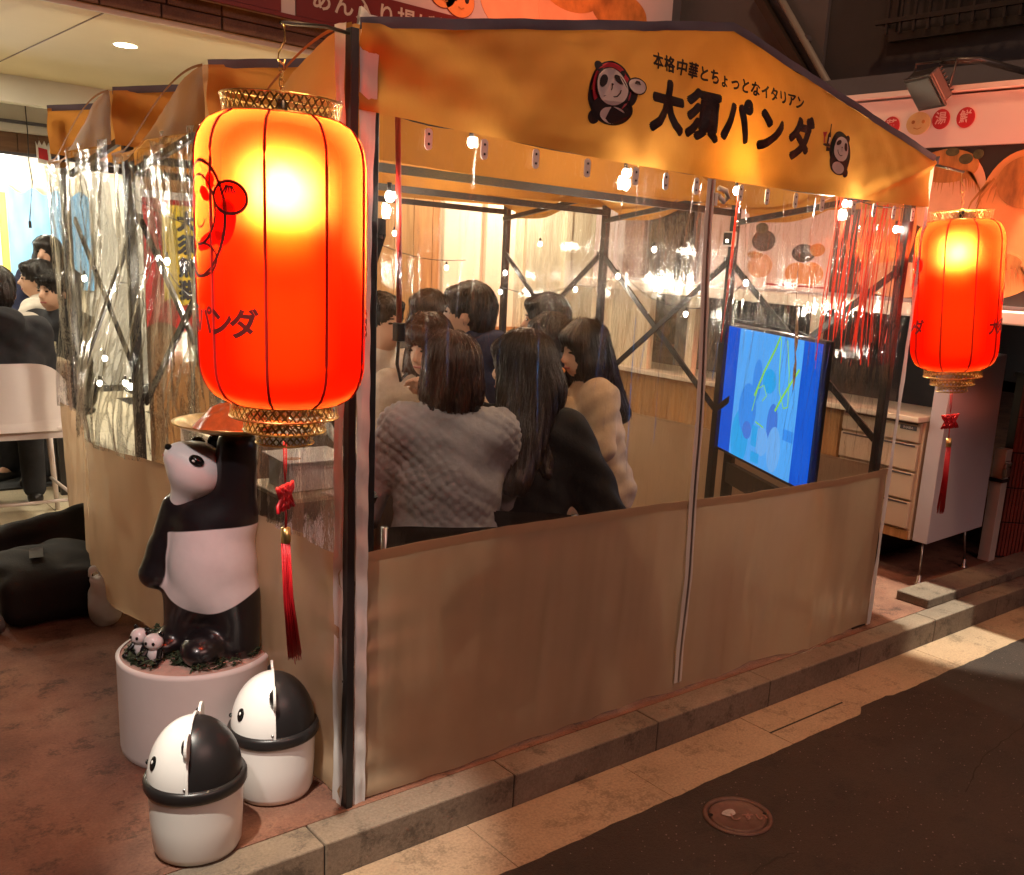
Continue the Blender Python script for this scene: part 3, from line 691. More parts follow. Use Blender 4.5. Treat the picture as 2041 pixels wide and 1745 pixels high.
# long sign band with red discs
sb = thing('sign_band', 'pale pink sign band with red character discs on the right shop', 'sign', (FX, .2, 2.2))
MB().span((FX - .02, -1.6, 2.19), (FX + .019, 1.6, 2.425)).build('band', 'sign_band', sb)
MB().span((FX - .05, -1.6, 2.437), (FX + .019, 1.6, 2.462)).build('top_rail', 'sign_band', sb)
for y, ch in ((.86, '元'), (.704, '薄'), (.433, '湯'), (.305, '鮮')):
    d = ydisc('red_disc', (y, 2.30 if y > .5 else 2.318), .047, .047, 'sign_red', sb, FX - .0245)
    z0 = 2.30 if y > .5 else 2.318
    lettering('character', ch, .062, lambda a, b, y=y, z0=z0: (FX - .0265, y - a, z0 + b), 'sign_pink', d, .001)
d = ydisc('bun_face', (.553, 2.305), .066, .054, 'facebun', sb, FX - .0245)
for s in (-1, 1): ydisc('drawn_eye', (.553 + s * .028, 2.312), .009, .009, 'bun_brown', d, FX - .027, 12)
MB().add(*[(lambda P, F: ([(FX - .027, p[0], p[1]) for p in P], F))(*strip2([(.575, 2.285), (.553, 2.278), (.531, 2.285)], .004))][0]).build('drawn_mouth', 'bun_brown', d)
# bun banner
bn = thing('bun_banner', 'large photo banner of orange topped buns under the sign band', 'banner', (FX, -.1, 1.45))
MB().span((FX - .010, -1.6, 1.46), (FX + .019, .97, 2.188)).build('ground', 'bun_dark', bn)
for y, z, ry, rz, m, dx in ((.37, 1.985, .215, .195, 'bun_white', .0004), (.37, 2.10, .165, .078, 'bun_brown', .0024), (-.03, 1.90, .215, .265, 'bun', .0010), (-.06, 2.02, .165, .12, 'bun_brown', .0034), (-.32, 1.74, .22, .30, 'bun_white', .0016), (.66, 1.80, .17, .26, 'bun', .0007), (.14, 1.60, .29, .125, 'bun', .0030), (.12, 1.66, .20, .05, 'bun_brown', .0044), (.55, 1.55, .25, .09, 'bun_white', .0036), (.35, 2.165, .035, .02, 'bun_green', .0050), (.275, 2.13, .035, .024, 'bun_green', .0054), (.215, 2.15, .026, .022, 'bun_green', .0058)):
    ydisc('bun_picture', (y, z), ry, rz, m, bn, FX - .0145 - dx, 44)
for cy0, cz0, sc in ((-.03, 2.08, 1.25), (.10, 1.70, 1.3), (-.30, 1.98, 1.2)):
    for k in range(16):
        a = -1.2 + 2.4 * k / 15; l = random.uniform(.05, .12) * sc; y0, z0 = cy0 + .15 * math.sin(a) * sc, cz0 - .05 * abs(a)
        P, F_ = strip2([(y0, z0), (y0 + .5 * l * math.sin(a), z0 - l * .6), (y0 + .7 * l * math.sin(a), z0 - l * 1.2)], [.016, .010, .001])
        MB().add([(FX - .0196, p[0], p[1]) for p in P], F_).build('pleat_print', 'bun_brown', bn)
for k in range(26):
    a = -1.2 + 2.4 * k / 25; l = random.uniform(.05, .13); y0, z0 = .37 + .18 * math.sin(a) * .8, 2.115 - .04 * abs(a)
    P, F_ = strip2([(y0, z0), (y0 + .5 * l * math.sin(a), z0 - l * .6), (y0 + .7 * l * math.sin(a), z0 - l * 1.2)], [.012, .008, .001])
    MB().add([(FX - .0192, p[0], p[1]) for p in P], F_).build('pleat_print', 'bun_brown', bn)
# drawer cabinet with end panel
cb = thing('drawer_cabinet', 'beige steel drawer cabinet under the right shop counter', 'cabinet', (FX, .5, .2))
MB().span((FX + .022, .30, .215), (FX + .50, .79, .842)).build('carcass', 'cab', cb)
for z0, z1 in ((.735, .838), (.585, .722), (.43, .572), (.275, .417)):
    d = MB().span((FX, .315, z0), (FX + .021, .785, z1)).build('drawer', 'cab', cb, bevel=.004)
    MB().span((FX - .003, .33, z1 - .012), (FX - .0005, .77, z1 - .003)).build('grip', 'grey_trim', d)
MB().span((FX - .0035, .335, .795), (FX - .0008, .43, .818)).build('name_plate', 'grey_trim', cb)
lettering('plate_lettering', 'INABA', .020, lambda a, b: (FX - .0045, .3825 - a, .8065 + b), 'letter_pale', cb, .0003)
MB().span((FX + .01, .31, .215), (FX + .04, .79, .262)).build('base_rail', 'wood_wall', cb)
ep = thing('end_panel', 'tall pale grey panel closing the counter end by the lantern', 'panel', (3.7, .24, .2))
MB().prism([(3.425, .20, .215), (4.02, .20, .235), (3.985, .20, 1.20), (3.425, .20, 1.14)], (0, .085, 0)).build('board', 'panelgrey', ep, bevel=.004)
for px, py, tx in ((3.41, .205, 3.46), (3.945, .235, 3.90)):
    g = MB().tube([(tx, .24, .24), (px, py, .05)], .006, 6).build('stay_rod', 'steel', ep, True)
    MB().lathe([(.0001, .05), (.010, .045), (.012, .01), (.022, .003), (.022, .0)], 12, (px, py, .0)).build('foot', 'steel', g, True)
ps = thing('lock_post', 'white square post carrying a padlock beside the tiled wall', 'post', (4.22, .24, 0))
MB().span((4.185, .205, 0), (4.255, .275, .66)).build('post', 'white_paint', ps, bevel=.003)
MB().span((4.178, .198, .47), (4.262, .282, .49)).build('strap', 'black_metal', ps)
pl = thing('padlock', 'steel padlock hanging from chain on the white post', 'padlock', (4.18, .19, .5))
MB().box((4.172, .185, .535), (.05, .03, .05)).build('body', 'steel', pl, bevel=.006)
MB().tube([(4.155 + .02 * (1 - math.cos(q)) , .185, .56 + .03 * math.sin(q)) for q in [PI * k / 8 for k in range(9)]], .005, 6).build('shackle', 'steel', pl, True)
MB().tube([(4.15 + .06 * k / 12, .183, .585 + .012 * math.sin(k * 1.6)) for k in range(13)], .008, 6).build('chain', 'steel', pl, True)
tw = thing('tiled_wall', 'low wall of ribbed red brown tiles at the right edge', 'wall', (4.32, .24, 0))
A = Vector((4.315, .235, 0)); dv = Vector((.75, -.66, 0)).normalized(); nv = Vector((-.66, -.75, 0)).normalized()
Rw = Matrix((dv, -nv, Vector((0, 0, 1)))).transposed()
MB().box(A + dv * .6 - nv * .05 + Vector((0, 0, .53)), (1.2, .1, 1.06), Rw).build('core', 'dark_joint', tw)
MB().box(A + dv * .6 - nv * .045 + Vector((0, 0, 1.072)), (1.22, .14, .024), Rw).build('coping', 'black_metal', tw)
tm = MB()
for k in range(7): tm.box(((k - 3) * .0205, -.004, 0), (.015, .010, .196))
tm.box((0, .002, 0), (.146, .006, .2))
tile0 = None
for r in range(5):
    for c in range(8):
        p = A + dv * (.075 + c * .15) + nv * .004 + Vector((0, 0, .115 + r * .206 + random.uniform(-.002, .002)))
        if tile0 is None: tile0 = tm.build('tile', 'tile_red', tw, local=True); t_ = tile0
        else: t_ = bpy.data.objects.new('tile', tile0.data); COL.objects.link(t_); t_.parent = tw
        t_.matrix_local = Matrix.Translation(p - Vector((4.32, .24, 0))) @ Rw.to_4x4()
MB().span((4.62, -.3, 1.0), (4.70, 1.2, 1.5)).build('rear_upstand', 'dark_wall', tw)
ss = tag(MB().span((3.075, -.040, .0), (7.5, .135, .048)).build('step_slab', 'kerb', bevel=.006), 'raised stone step slab on the pavement below the end panel', 'step')
# grey house above the shop
gh = thing('grey_house', 'dark grey house wall rising above the right shop', 'building', (4.0, .8, 2.46))
MB().span((4.0, -3, 2.45), (4.2, 2.9, 6.5)).build('wall', 'dark_wall', gh)
MB().span((3.70, -3, 2.463), (4.0, 2.9, 2.625)).build('lower_ledge', 'grey_trim', gh)
MB().span((3.97, 1.62, 2.63), (3.999, 2.9, 5)).build('side_panel', 'grey_trim', gh)
MB().bar((3.975, 2.16, 3.25), (3.975, 1.60, 2.60), .13, .05).build('slanting_beam', 'bun_dark', gh)
dp = thing('drain_pipe', 'pale slanting drain pipe on the dark grey house wall', 'pipe', (3.93, 1.5, 2.6))
MB().tube([(3.93, 2.25, 3.55), (3.93, 1.51, 2.64), (3.93, 1.50, 2.60)], .022, 12).build('tube', 'pipe', dp, True)
MB().box((3.95, 1.75, 2.935), (.05, .07, .03)).build('bracket', 'grey_trim', dp)
gw = thing('barred_window', 'dark window with metal bars high on the grey house', 'window', (3.98, .78, 2.85))
MB().span((3.975, .30, 2.90), (3.999, 1.13, 3.6)).build('pane', mat('night_pane', (.03, .028, .03), .12, bump=0), gw)
for y0, y1, z0, z1 in ((.25, 1.17, 2.855, 2.90), (1.13, 1.17, 2.9, 3.6), (.25, .30, 2.9, 3.6)): MB().span((3.955, y0, z0), (3.999, y1, z1)).build('frame', 'black_metal', gw)
MB().span((3.85, .22, 2.925), (3.875, 1.20, 2.950)).build('bar_rail', 'black_metal', gw)
y = .27
while y < 1.16: MB().span((3.855, y, 2.87), (3.87, y + .014, 3.6)).build('bar', 'black_metal', gw); y += .085
for y in (.25, 1.17): MB().span((3.856, y - .006, 2.927), (3.97, y + .006, 2.947)).build('bar_bracket', 'black_metal', gw)
fl_ = thing('floodlight', 'black floodlight on a pipe arm above the sign band', 'floodlight', (3.30, .47, 2.45))
R = Matrix.Rotation(math.radians(-22), 3, 'Z') @ Matrix.Rotation(math.radians(-42), 3, 'Y')
c = Vector((3.27, .455, 2.452))
MB().box(c, (.055, .185, .155), R).build('housing', 'black_metal', fl_, bevel=.008)
MB().box(c + R @ Vector((-.036, 0, -.008)), (.014, .200, .172), R).build('front_frame', 'black_plastic', fl_, bevel=.004)
MB().box(c + R @ Vector((-.0455, 0, -.008)), (.002, .17, .14), R).build('lens', mat('lamp_glass', (.05, .045, .045), .1, bump=0), fl_)
for k in range(8): MB().box(c + R @ Vector((.040, 0, -.062 + .0175 * k)), (.020, .16, .004), R).build('cooling_fin', 'black_metal', fl_)
MB().tube([c + Vector((.0, .104, -.01)), c + Vector((.03, .106, .115)), c + Vector((.03, -.106, .115)), c + Vector((0, -.104, -.01))], .007, 6).build('yoke', 'black_metal', fl_, True)
MB().tube([c + Vector((.03, -.02, .115)), (3.42, .30, 2.58), (3.72, .12, 2.54)], .016, 8).build('arm', 'black_metal', fl_, True)

# ================================================================ THE TENTS
def zr(x): return 2.03 + .244 * (1 - abs(x - W / 2) / (W / 2))                # gable line
def zside(t): return 2.03 - .215 * sstep(.02, .80, t) - .01 * t     # sagging eave between two posts
def zsb(t): return min(1.842 - .02 * t, zside(t) - .035)
def gable_pt(u, v, y0, s, amp=1.0):
    x = W * u; zb = 1.842 - .024 * math.sin(PI * u); zt = zr(x) - .008 * abs(math.sin(2 * PI * u)); z = zb + (zt - zb) * v
    y = y0 - .012 - .016 * math.sin(PI * u) * math.sin(PI * v) + amp * (.007 * fbm(x * 5, z * 7, s) + .0035 * fbm(x * 13 + z * 4, z * 17, s + 2) + .0016 * fbm(x * 29 - z * 20, z * 31 + x * 12, s + 4))
    # crease running into the right corner
    d = (z - 1.835) - (x - 2.10) * .36
    if x > 2.05: y -= .022 * math.exp(-(d / .016) ** 2) * sstep(2.05, 2.2, x)
    y -= amp * .016 * math.exp(-x / .30) * math.sin(z * 38 + x * 9)
    return (x, y, z)
def gable(parent, y0, s, amp=1.0, name='gable_valance', both=True):
    g = MB().grid(lambda u, v: gable_pt(u, v, y0, s, amp), 120, 20).build(name, 'tan', parent, True)
    tr = MB().grid(lambda u, v: (W * u, y0 - .022 + .004 * fbm(u * 20, v, s), zr(W * u) - .012 + .026 * v + .002 * fbm(u * 30, 0, s + 1)), 60, 2).build('gable_trim', 'roof_top', parent, True)
    return g
def lwx(y, z):      # how far the left wall billows out at (y, z)
    b = .15 * math.exp(-((y - 1.78) / .45) ** 2) * sstep(-.02, .12, z) * (1 - sstep(.80, 1.45, z))
    b *= 1 - .9 * sstep(2.15, 2.55, y)
    b += .035 * math.exp(-((y - .48) / .25) ** 2) * math.sin(PI * min(1, max(0, z / 1.0)))
    return b
TN = {0: ('large tan gazebo tent lettered with the shop name, nearest the road', 'tan gable roof'),
      1: ('middle tan gazebo tent standing right behind the lettered one', ''),
      2: ('rearmost tan gazebo tent under the cream restaurant soffit', '')}
tents = []
for b in range(3):
    y0, y1 = b * D, (b + 1) * D
    t = thing('gazebo_tent', TN[b][0], 'tent', (0, y0, 0), group='tan gazebo tents in a row'); tents.append(t)
    # frame
    for sx in (0, 1):
        for yy in ((y0,) if b < 2 else (y0, y1 - .02)):
            x = .062 if sx == 0 else W - .045
            MB().span((x - .018, yy + .02, 0), (x + .018, yy + .056, 2.0)).build('post', 'black_metal', t, bevel=.003)
            MB().span((x - .05, yy - .0 + .006, .0), (x + .05, yy + .075, .008)).build('foot_plate', 'black_metal', t)
        x = .085 if sx == 0 else W - .07
        for k, (za, zb) in enumerate(((1.57, .86), (.86, 1.57))):
            MB().bar((x + .012 * k, y0 + .05, za), (x + .012 * k, y1 + .02, zb), .010, .028).build('brace_bar', 'black_metal', t)
        MB().span((x - .008, y0 + .03, 1.56), (x + .022, y0 + .06, 1.60)).build('brace_joint', 'black_plastic', t)
        MB().bar((x, y0 + .05, 1.90), (x, y1 + .02, 1.76), .018, .025).build('eave_rail', 'black_metal', t)
    MB().bar((.10, y1 - .03, 1.80), (W - .10, y1 - .03, 1.80), .018, .03).build('cross_rail', 'black_metal', t)
    MB().bar((W / 2, y0 + .02, 2.235), (W / 2, y1 - .02, 2.235), .02).build('ridge_rail', 'black_metal', t)
    # roof
    def roofp(u, v, y0=y0, b=b):
        x = W * u; y = y0 + .004 + (D - .008) * v; k = abs(u - .5) * 2
        z = 2.274 + .002 + (zside(v) - 2.274) * k - .02 * math.sin(PI * v) * (1 - k)
        return (x, y, z + .004 * fbm(x * 6, y * 6, b))
    MB().grid(roofp, 48, 16).build('roof', 'tan', t, True)
    g = gable(t, y0, 1.3 + b, 1.0)
    if b == 0: front_g = g
    if b == 2: gable(t, y1, 7.7, 1.0)
    for sx in (0, 1):
        sgn = -1 if sx == 0 else 1
        def sv(u, v, sx=sx, sgn=sgn, y0=y0, b=b):
            y = y0 + D * u; zt = zside(u); zb = zsb(u); z = zb + (zt - zb) * v
            o_ = .006 + .03 * math.sin(PI * u) * (1 - v) + .006 * fbm(y * 9, z * 9, b + sx * 3)
            return ((0 if sx == 0 else W) + sgn * o_, y, z)
        MB().grid(sv, 30, 8).build('side_valance', 'tan', t, True)
        MB().grid(lambda u, v, sx=sx, sgn=sgn, y0=y0: ((0 if sx == 0 else W) + sgn * (.008 + .034 * math.sin(PI * u)), y0 + D * u, zside(u) - .004 + .008 * v), 30, 1).build('eave_binding', 'tan', t, True)
    # left wall: clear sheet above a tan vinyl skirt
    CR = [(random.uniform(y0, y1), random.uniform(.9, 1.9), random.uniform(.12, .6), random.uniform(.004, .010), random.choice((-1, 1)) * random.uniform(.004, .011), random.uniform(-.35, .35)) for _ in range(60 if b else 22)]
    def crs(y, z, CR=CR):
        c = 0
        for cy_, zt, l_, w_, a_, tl in CR:
            dy = y - cy_ - tl * (z - zt)
            if abs(dy) < 3 * w_ and zt - l_ < z < zt: c += a_ * math.exp(-(dy / w_) ** 2) * math.sin(PI * (zt - z) / l_) ** .5
        return c
    def side_clear(u, v, y0=y0, b=b, crs=crs):
        y = y0 + .01 + (D - .02) * u; z = .725 + (zsb(u) + .02 - .725) * v
        f = crs(y, z) + .011 * math.sin(y * 27 + 2.6 * fbm(y * 4, z * 2, b)) + .014 * fbm(y * 8, z * 2.0, b + 3) + .004 * fbm(y * 19, z * 5, b + 5)
        if b == 0: f *= .45
        return (-.010 - lwx(y, z) - f - .008, y, z)
    MB().grid(side_clear, 230, 56).build('clear_side_sheet', 'clear_side', t, True)
    def side_tan(u, v, y0=y0, b=b):
        y = y0 + .006 + (D - .012) * u; z = .008 + (.735 - .008) * v
        f = .008 * fbm(y * 7, z * 3, b + 1) + .004 * fbm(y * 22, z * 6, b)
        if b == 0: f += .012 * math.exp(-(y / .12)) * math.sin(z * 40)
        return (-.014 - lwx(y, z) - f, y, z)
    MB().grid(side_tan, 40, 26).build('side_skirt', 'tan_panel', t, True)
    # right wall
    MB().grid(lambda u, v, y0=y0, b=b: (W + .006 + .006 * fbm(u * 20, v * 6, b + 8), y0 + .01 + (D - .02) * u, .725 + (zsb(u) + .02 - .725) * v), 40, 24).build('clear_side_sheet', 'clear_far', t, True)
    MB().grid(lambda u, v, y0=y0, b=b: (W + .012 + .008 * fbm(u * 6, v * 3, b + 9), y0 + .01 + (D - .02) * u, .008 + .727 * v), 20, 12).build('side_skirt', 'tan_panel', t, True)
T0 = tents[0]
# front wall of the first tent
_fc = [(random.uniform(.1, 2.55), random.uniform(.25, .74), random.uniform(.2, .6), random.uniform(.014, .045), random.choice((-1, 1)) * random.uniform(.004, .011), random.uniform(-.10, .10)) for _ in range(30)]
def front_y(x, z):
    c = 0
    for cx_, zt, l_, w_, a_, tl in _fc:
        dx = x - cx_ - tl * (z - zt)
        if abs(dx) < 3 * w_ and zt - l_ < z < zt: c += a_ * math.exp(-(dx / w_) ** 2) * math.sin(PI * (zt - z) / l_)
    return c - .006 - .035 * math.exp(-((x - 2.12) / .16) ** 2) * (1 - sstep(.15, .75, z)) * .9 - .012 * math.exp(-((x - .3) / .2) ** 2) * (1 - sstep(.0, .5, z)) + .007 * fbm(x * 5, z * .8, 1) + .0022 * fbm(x * 14, z * 1.0, 4)
def skirt(u, v):
    x = .040 + (W - .045) * u; z0 = .006 + .016 * abs(fbm(x * 3, 0, 5)) * sstep(.3, .6, x); z = z0 + (.737 + .010 * math.sin(x * 2.4) - z0) * v
    y = front_y(x, z) - .006 * math.exp(-(x - .04) / .10) * math.sin(z * 47 + 2 * math.sin(z * 13))
    return (x, y, z)
MB().grid(skirt, 260, 40).build('front_skirt', 'tan_panel', T0, True)
MB().grid(lambda u, v: (lambda q: (q[0], q[1] - .0025, q[2] - .030 + .030 * v))(skirt(u, 1.0)), 200, 1).build('skirt_hem', 'tan_panel', T0, True)
_cr = [(random.uniform(.08, 2.52) if i % 3 else random.uniform(1.3, 2.5), random.uniform(1.30, 1.92), random.uniform(.10, .55), random.uniform(.005, .014), random.choice((-1, 1)) * random.uniform(.003, .010), random.uniform(-.16, .16)) for i in range(120)]
def fclear(u, v):
    x = .078 + (W - .14) * u; z = .728 + (1.85 - .728) * v; c = 0
    for cx_, zt, l_, w_, a_, tl in _cr:
        dx = x - cx_ - tl * (z - zt)
        if abs(dx) < 3 * w_ and zt - l_ < z < zt: c += a_ * math.exp(-(dx / w_) ** 2) * math.sin(PI * (zt - z) / l_) ** .5
    return (x, -.001 + c + .004 * fbm(x * 3, z * 1.2, 2) + .0022 * fbm(x * 16, z * 2.5, 6) + .001 * fbm(x * 45, z * 7, 3), z)
MB().grid(fclear, 620, 44).build('clear_front_sheet', 'clear_front', T0, True)
def hemf(u, v):
    z = .0 + 2.055 * v; wd = .036 + .014 * sstep(1.6, 2.0, z); x = .004 + wd * u
    return (x, -.018 + .004 * math.sin(z * 55 + u * 2) * (1 - abs(u - .5)) - .003 * fbm(u * 4, z * 6, 2), z)
MB().grid(hemf, 6, 90).build('corner_hem', 'hem', T0, True)
MB().grid(lambda u, v: (-.026 - .012 * math.sin(PI * v * 3) * 0 - .006 * fbm(u * 3, v * 20, 1) + .0 * u, -.004 + .05 * u, .0 + 2.03 * v), 4, 70).build('side_hem', 'hem', T0, True)
MB().span((-.023, -.026, 0), (-.002, .004, 2.018)).build('corner_channel', 'black_metal', T0, bevel=.002)
MB().prism([(.0, -.02, 2.03), (.05, -.02, 2.03), (.018, -.02, 2.062), (.006, -.02, 2.068)], (0, .012, 0)).build('corner_peak', 'hem', T0)
MB().grid(lambda u, v: (W - .012 + .028 * u, -.012 + .003 * fbm(v * 15, u, 3), .01 + 2.02 * v), 4, 60).build('corner_hem', 'hem', T0, True)
MB().prism([(W - .03, -.02, 2.005), (W + .03, -.02, 2.005), (W + .035, -.02, 2.045), (W + .012, -.02, 2.018)], (0, .02, 0)).build('corner_peak', 'roof_top', T0)
def zipx(z): return 1.318 - .05 * sstep(.9, 1.8, z) + .03 * math.sin(z * 1.9 + .4) * (1 - sstep(.3, .9, z)) * .5
MB().grid(lambda u, v: (zipx(.045 + 1.77 * v) + (u - .5) * .040 + .0015 * math.sin(v * 60), front_y(zipx(.045 + 1.77 * v), .045 + 1.77 * v) - .009 - .003 * math.sin(PI * u), .045 + 1.77 * v), 4, 80).build('zip_tape', 'zip', T0, True)
zp = MB().grid(lambda u, v: (zipx(.045 + 1.77 * v) + (u - .5) * .008, front_y(zipx(.045 + 1.77 * v), .045 + 1.77 * v) - .0145, .045 + 1.77 * v), 1, 80).build('zip_teeth', 'steel', T0, True)
MB().tube([(1.300, -.02, 1.79), (1.33, -.025, 1.785), (1.345, -.022, 1.765), (1.33, -.02, 1.75), (1.302, -.022, 1.765)], .009, 8).build('zip_flap', 'zip', T0, True)
MB().prism([(1.285, -.022, 1.735), (1.297, -.022, 1.735), (1.299, -.022, 1.775), (1.283, -.022, 1.775)], (0, .005, 0)).build('zip_pull', 'clip', T0)
# clips under the valance
for i, x in enumerate((.20, .372, .545, .735, .93, 1.06, 1.20, 1.42, 1.56, 1.72, 1.88, 2.08, 2.22, 2.36, 2.50)):
    y, z = -.010, 1.812 - .020 * math.sin(PI * x / W)
    cl = MB().prism([(x + a, y, z + b_) for a, b_ in ell(0, .010, .011, .010, 8, 0, 0, PI * 1.0001)] + [(x + a, y, z + b_) for a, b_ in ell(0, -.022, .011, .010, 8, 0, PI, 2 * PI)], (0, -.004, 0)).build('clip', 'clip', T0)
    for dz in (.006, -.018): MB().lathe([(.0001, 0), (.0035, 0)], 8, (0, 0, 0)).build('clip_hole', 'eye', cl, local=True)
    for h_, dz in zip([o for o in cl.children], (.006, -.018)):
        h_.rotation_euler = (PI / 2, 0, 0); h_.location = (x, y - .0045, z + dz)
# print on the front valance
def onv(x, z, lift=.004):
    u = x / W; zb = 1.842 - .024 * math.sin(PI * u); zt = zr(x) - .008 * abs(math.sin(2 * PI * u)); v = (z - zb) / (zt - zb)
    p = gable_pt(u, v, 0, 1.3, 1.0); return (x, p[1] - lift, z)
def vl(txt, x, z, size, off, sx=1.0, m='black'):
    for i, ch in enumerate(txt):
        bold('character', ch, size, lambda a, b, l, i=i: onv(x[i] + a, z[i] + b, .004 + l), m, front_g, off, .0002, sx, .03)
n = 15; small = '本格中華とちょっとなイタリアン'
vl(small, [.975 + .0495 * i for i in range(n)], [2.115 - .0135 * i / n for i in range(n)], .047, .0016)
big = '大須パンダ'
vl(big, [1.028, 1.185, 1.345, 1.515, 1.69], [1.985, 1.985, 1.99, 1.985, 1.98], .150, .0085, .98)
def decal(name, P, m, lift, par=None): return MB().poly([onv(x, z, lift) for x, z in P], 0).build(name, m, par or front_g)
def emblem(cx, cz, s, col, flip, bottle, ax=1.3):
    f = -1 if flip else 1
    T = lambda P: [(cx + f * x * s * ax, cz + y * s) for x, y in P]
    T2 = lambda P: T(P) if not flip else T(P)[::-1]
    e = decal('emblem', T2(ell(-.06, .02, .52, .72, 40, -.12)), 'black', .005)
    q = lambda P, m, l: decal('emblem_print', T2(P), m, l, e)
    q(ell(-.06, .12, .45, .58, 36, -.12), col, .0062)
    q(ell(.0, -.38, .48, .36, 32, .15), 'black', .0070)
    q(ell(-.40, -.62, .13, .16, 20), 'black', .0050)
    q(ell(.02, -.50, .30, .20, 28, .12), 'p_white', .0080)
    for sx in (-1, 1): q(ell(-.08 + sx * .30, .50 - sx * .04, .10, .12, 20), 'black', .0074)
    q(ell(-.06, .14, .385, .445, 36, .1), 'black', .0082); q(ell(-.06, .14, .36, .42, 36, .1), 'p_white', .0090)
    q(ell(-.27, .24, .085, .145, 20, -.25), 'black', .0100); q(ell(.10, .34, .14, .075, 20, -.55), 'black', .0100)
    q(ell(-.06, .20, .03, .02, 12), 'black', .0100)
    P, F_ = strip2([(-.12, -.06), (-.03, -.09), (.06, -.06), (.12, .03), (.13, .10)], .028)
    MB().add([onv(*p, .010) for p in T(P)], F_).build('emblem_print', 'black', e)
    P, F_ = strip2([(-.06, .19), (-.06, .12), (-.075, .06)], .02); MB().add([onv(*p, .010) for p in T(P)], F_).build('emblem_print', 'black', e)
    if not bottle:
        q(ell(.42, .02, .13, .26, 20, -.25), 'black', .0066)
        q(ell(.52, .28, .23, .20, 28, -.1), 'black', .0094); q(ell(.52, .28, .20, .17, 28, -.1), 'p_white', .0102)
        for a in (-.6, -.3, 0, .3, .6):
            P, F_ = strip2([(.52 + .05 * math.sin(a), .40), (.52 + .12 * math.sin(a), .32)], .02); MB().add([onv(*p, .0112) for p in T(P)], F_).build('emblem_print', 'black', e)
    else:
        q([(.42, .0), (.62, -.02), (.62, .12), (.42, .12)], 'black', .0066); q(ell(.66, .17, .20, .05, 20), 'black', .0094)
        q([(.52, .20), (.68, .20), (.68, .50), (.62, .62), (.62, .88), (.57, .88), (.57, .62), (.52, .50)], 'black', .0100)
        q([(.535, .24), (.60, .24), (.60, .44), (.535, .44)], 'p_white', .0112)
        q([(.78, .22), (.84, .22), (.84, .40), (.92, .56), (.72, .60), (.78, .40)], 'p_red', .0100)
    return e
emblem(.800, 2.000, .116, 'p_red', False, False, 1.42)
emblem(1.925, 1.972, .102, 'p_green', True, True, 1.25)
# hanger arms for the lanterns
LX, LY, LZ = -.262, -.178, 1.956
RX, RY, RZ_ = 2.735, -.080, 1.988
MB().tube([(-.012, -.01, 2.005), (-.10, -.05, 2.000), (LX, LY, LZ + .004)], .0045, 6).build('hanger_arm', 'black_metal', T0, True)
MB().tube([(W + .0, -.01, 2.010), (RX, RY, RZ_ + .004)], .0055, 6).build('hanger_arm', 'black_metal', T0, True)

# ================================================================ LANTERNS
def shell_r(t):    # t 0 bottom .. 1 top: almost straight sides, quick shoulders
    d = min(t, 1 - t); return +.125 + .0535 * max(0, 1 - (1 - min(d / .15, 1)) ** 2.1) ** .58 + .003 * math.sin(PI * t)
ln = thing('paper_lantern', 'big glowing red lantern hanging beside the left tent corner above the panda statue', 'lantern', (0, 0, 0), group='hanging red lanterns', local=True)
ZB, ZT = -.805, -.188
MB().lathe([(shell_r(i / 40), ZB + (ZT - ZB) * i / 40) for i in range(41)], 72).build('shell', 'shell', ln, True, local=True)
A0 = math.radians(-125.6)
for k in range(9):
    a = A0 + k * 2 * PI / 9
    MB().tube([((shell_r(i / 30) + .0015) * math.cos(a), (shell_r(i / 30) + .0015) * math.sin(a), ZB + (ZT - ZB) * i / 30) for i in range(31)], .0032, 6).build('rib', 'rib', ln, True, local=True)
def lattice(r0, r1, z0, z1, n, name):
    m = MB()
    for s in (-1, 1):
        for k in range(n):
            a = 2 * PI * k / n; da = s * 2 * PI / n * 1.5; w_ = .0021 / r0; V = []
            for i in range(4):
                t = i / 3; r = r0 + (r1 - r0) * t + .0006 * s; q = a + da * t
                V += [(r * math.cos(q - w_), r * math.sin(q - w_), z0 + (z1 - z0) * t), (r * math.cos(q + w_), r * math.sin(q + w_), z0 + (z1 - z0) * t)]
            m.add(V, [(2 * i, 2 * i + 1, 2 * i + 3, 2 * i + 2) for i in range(3)])
    for r, z in ((r0, z0), (r1, z1)):
        m.tube([(r * math.cos(2 * PI * k / 40), r * math.sin(2 * PI * k / 40), z) for k in range(40)], .0024, 5, True)
    return m.build(name, 'gold', ln, False, local=True)
lattice(.127, .122, -.150, -.186, 46, 'crown_band')
lattice(.119, .121, -.806, -.838, 44, 'base_band'); lattice(.090, .092, -.840, -.872, 34, 'base_band'); lattice(.063, .065, -.874, -.901, 26, 'base_band')
for r0, r1, z in ((.121, .088, -.8385), (.092, .062, -.8725)):
    MB().lathe([(r0, z), (r1, z - .001)], 40).build('base_ring', 'gold', ln, True, local=True)
MB().tube([(.127 * math.cos(q), .127 * math.sin(q), -.150) for q in (0, PI)], .002, 5).build('cross_wire', 'gold', ln, local=True)
bl = MB().ball((0, 0, -.315), (.028, .028, .036), 16, 10).build('bulb', 'lantern_bulb', ln, True, local=True)
MB().tube([(0, 0, -.276), (0, 0, -.15)], .012, 10).build('bulb_socket', 'black_plastic', ln, True, local=True)
def lan_pt(ang, z, lift=.0035):
    t = min(1, max(0, (z - ZB) / (ZT - ZB))); r = shell_r(t) + lift; return (r * math.cos(ang), r * math.sin(ang), z)
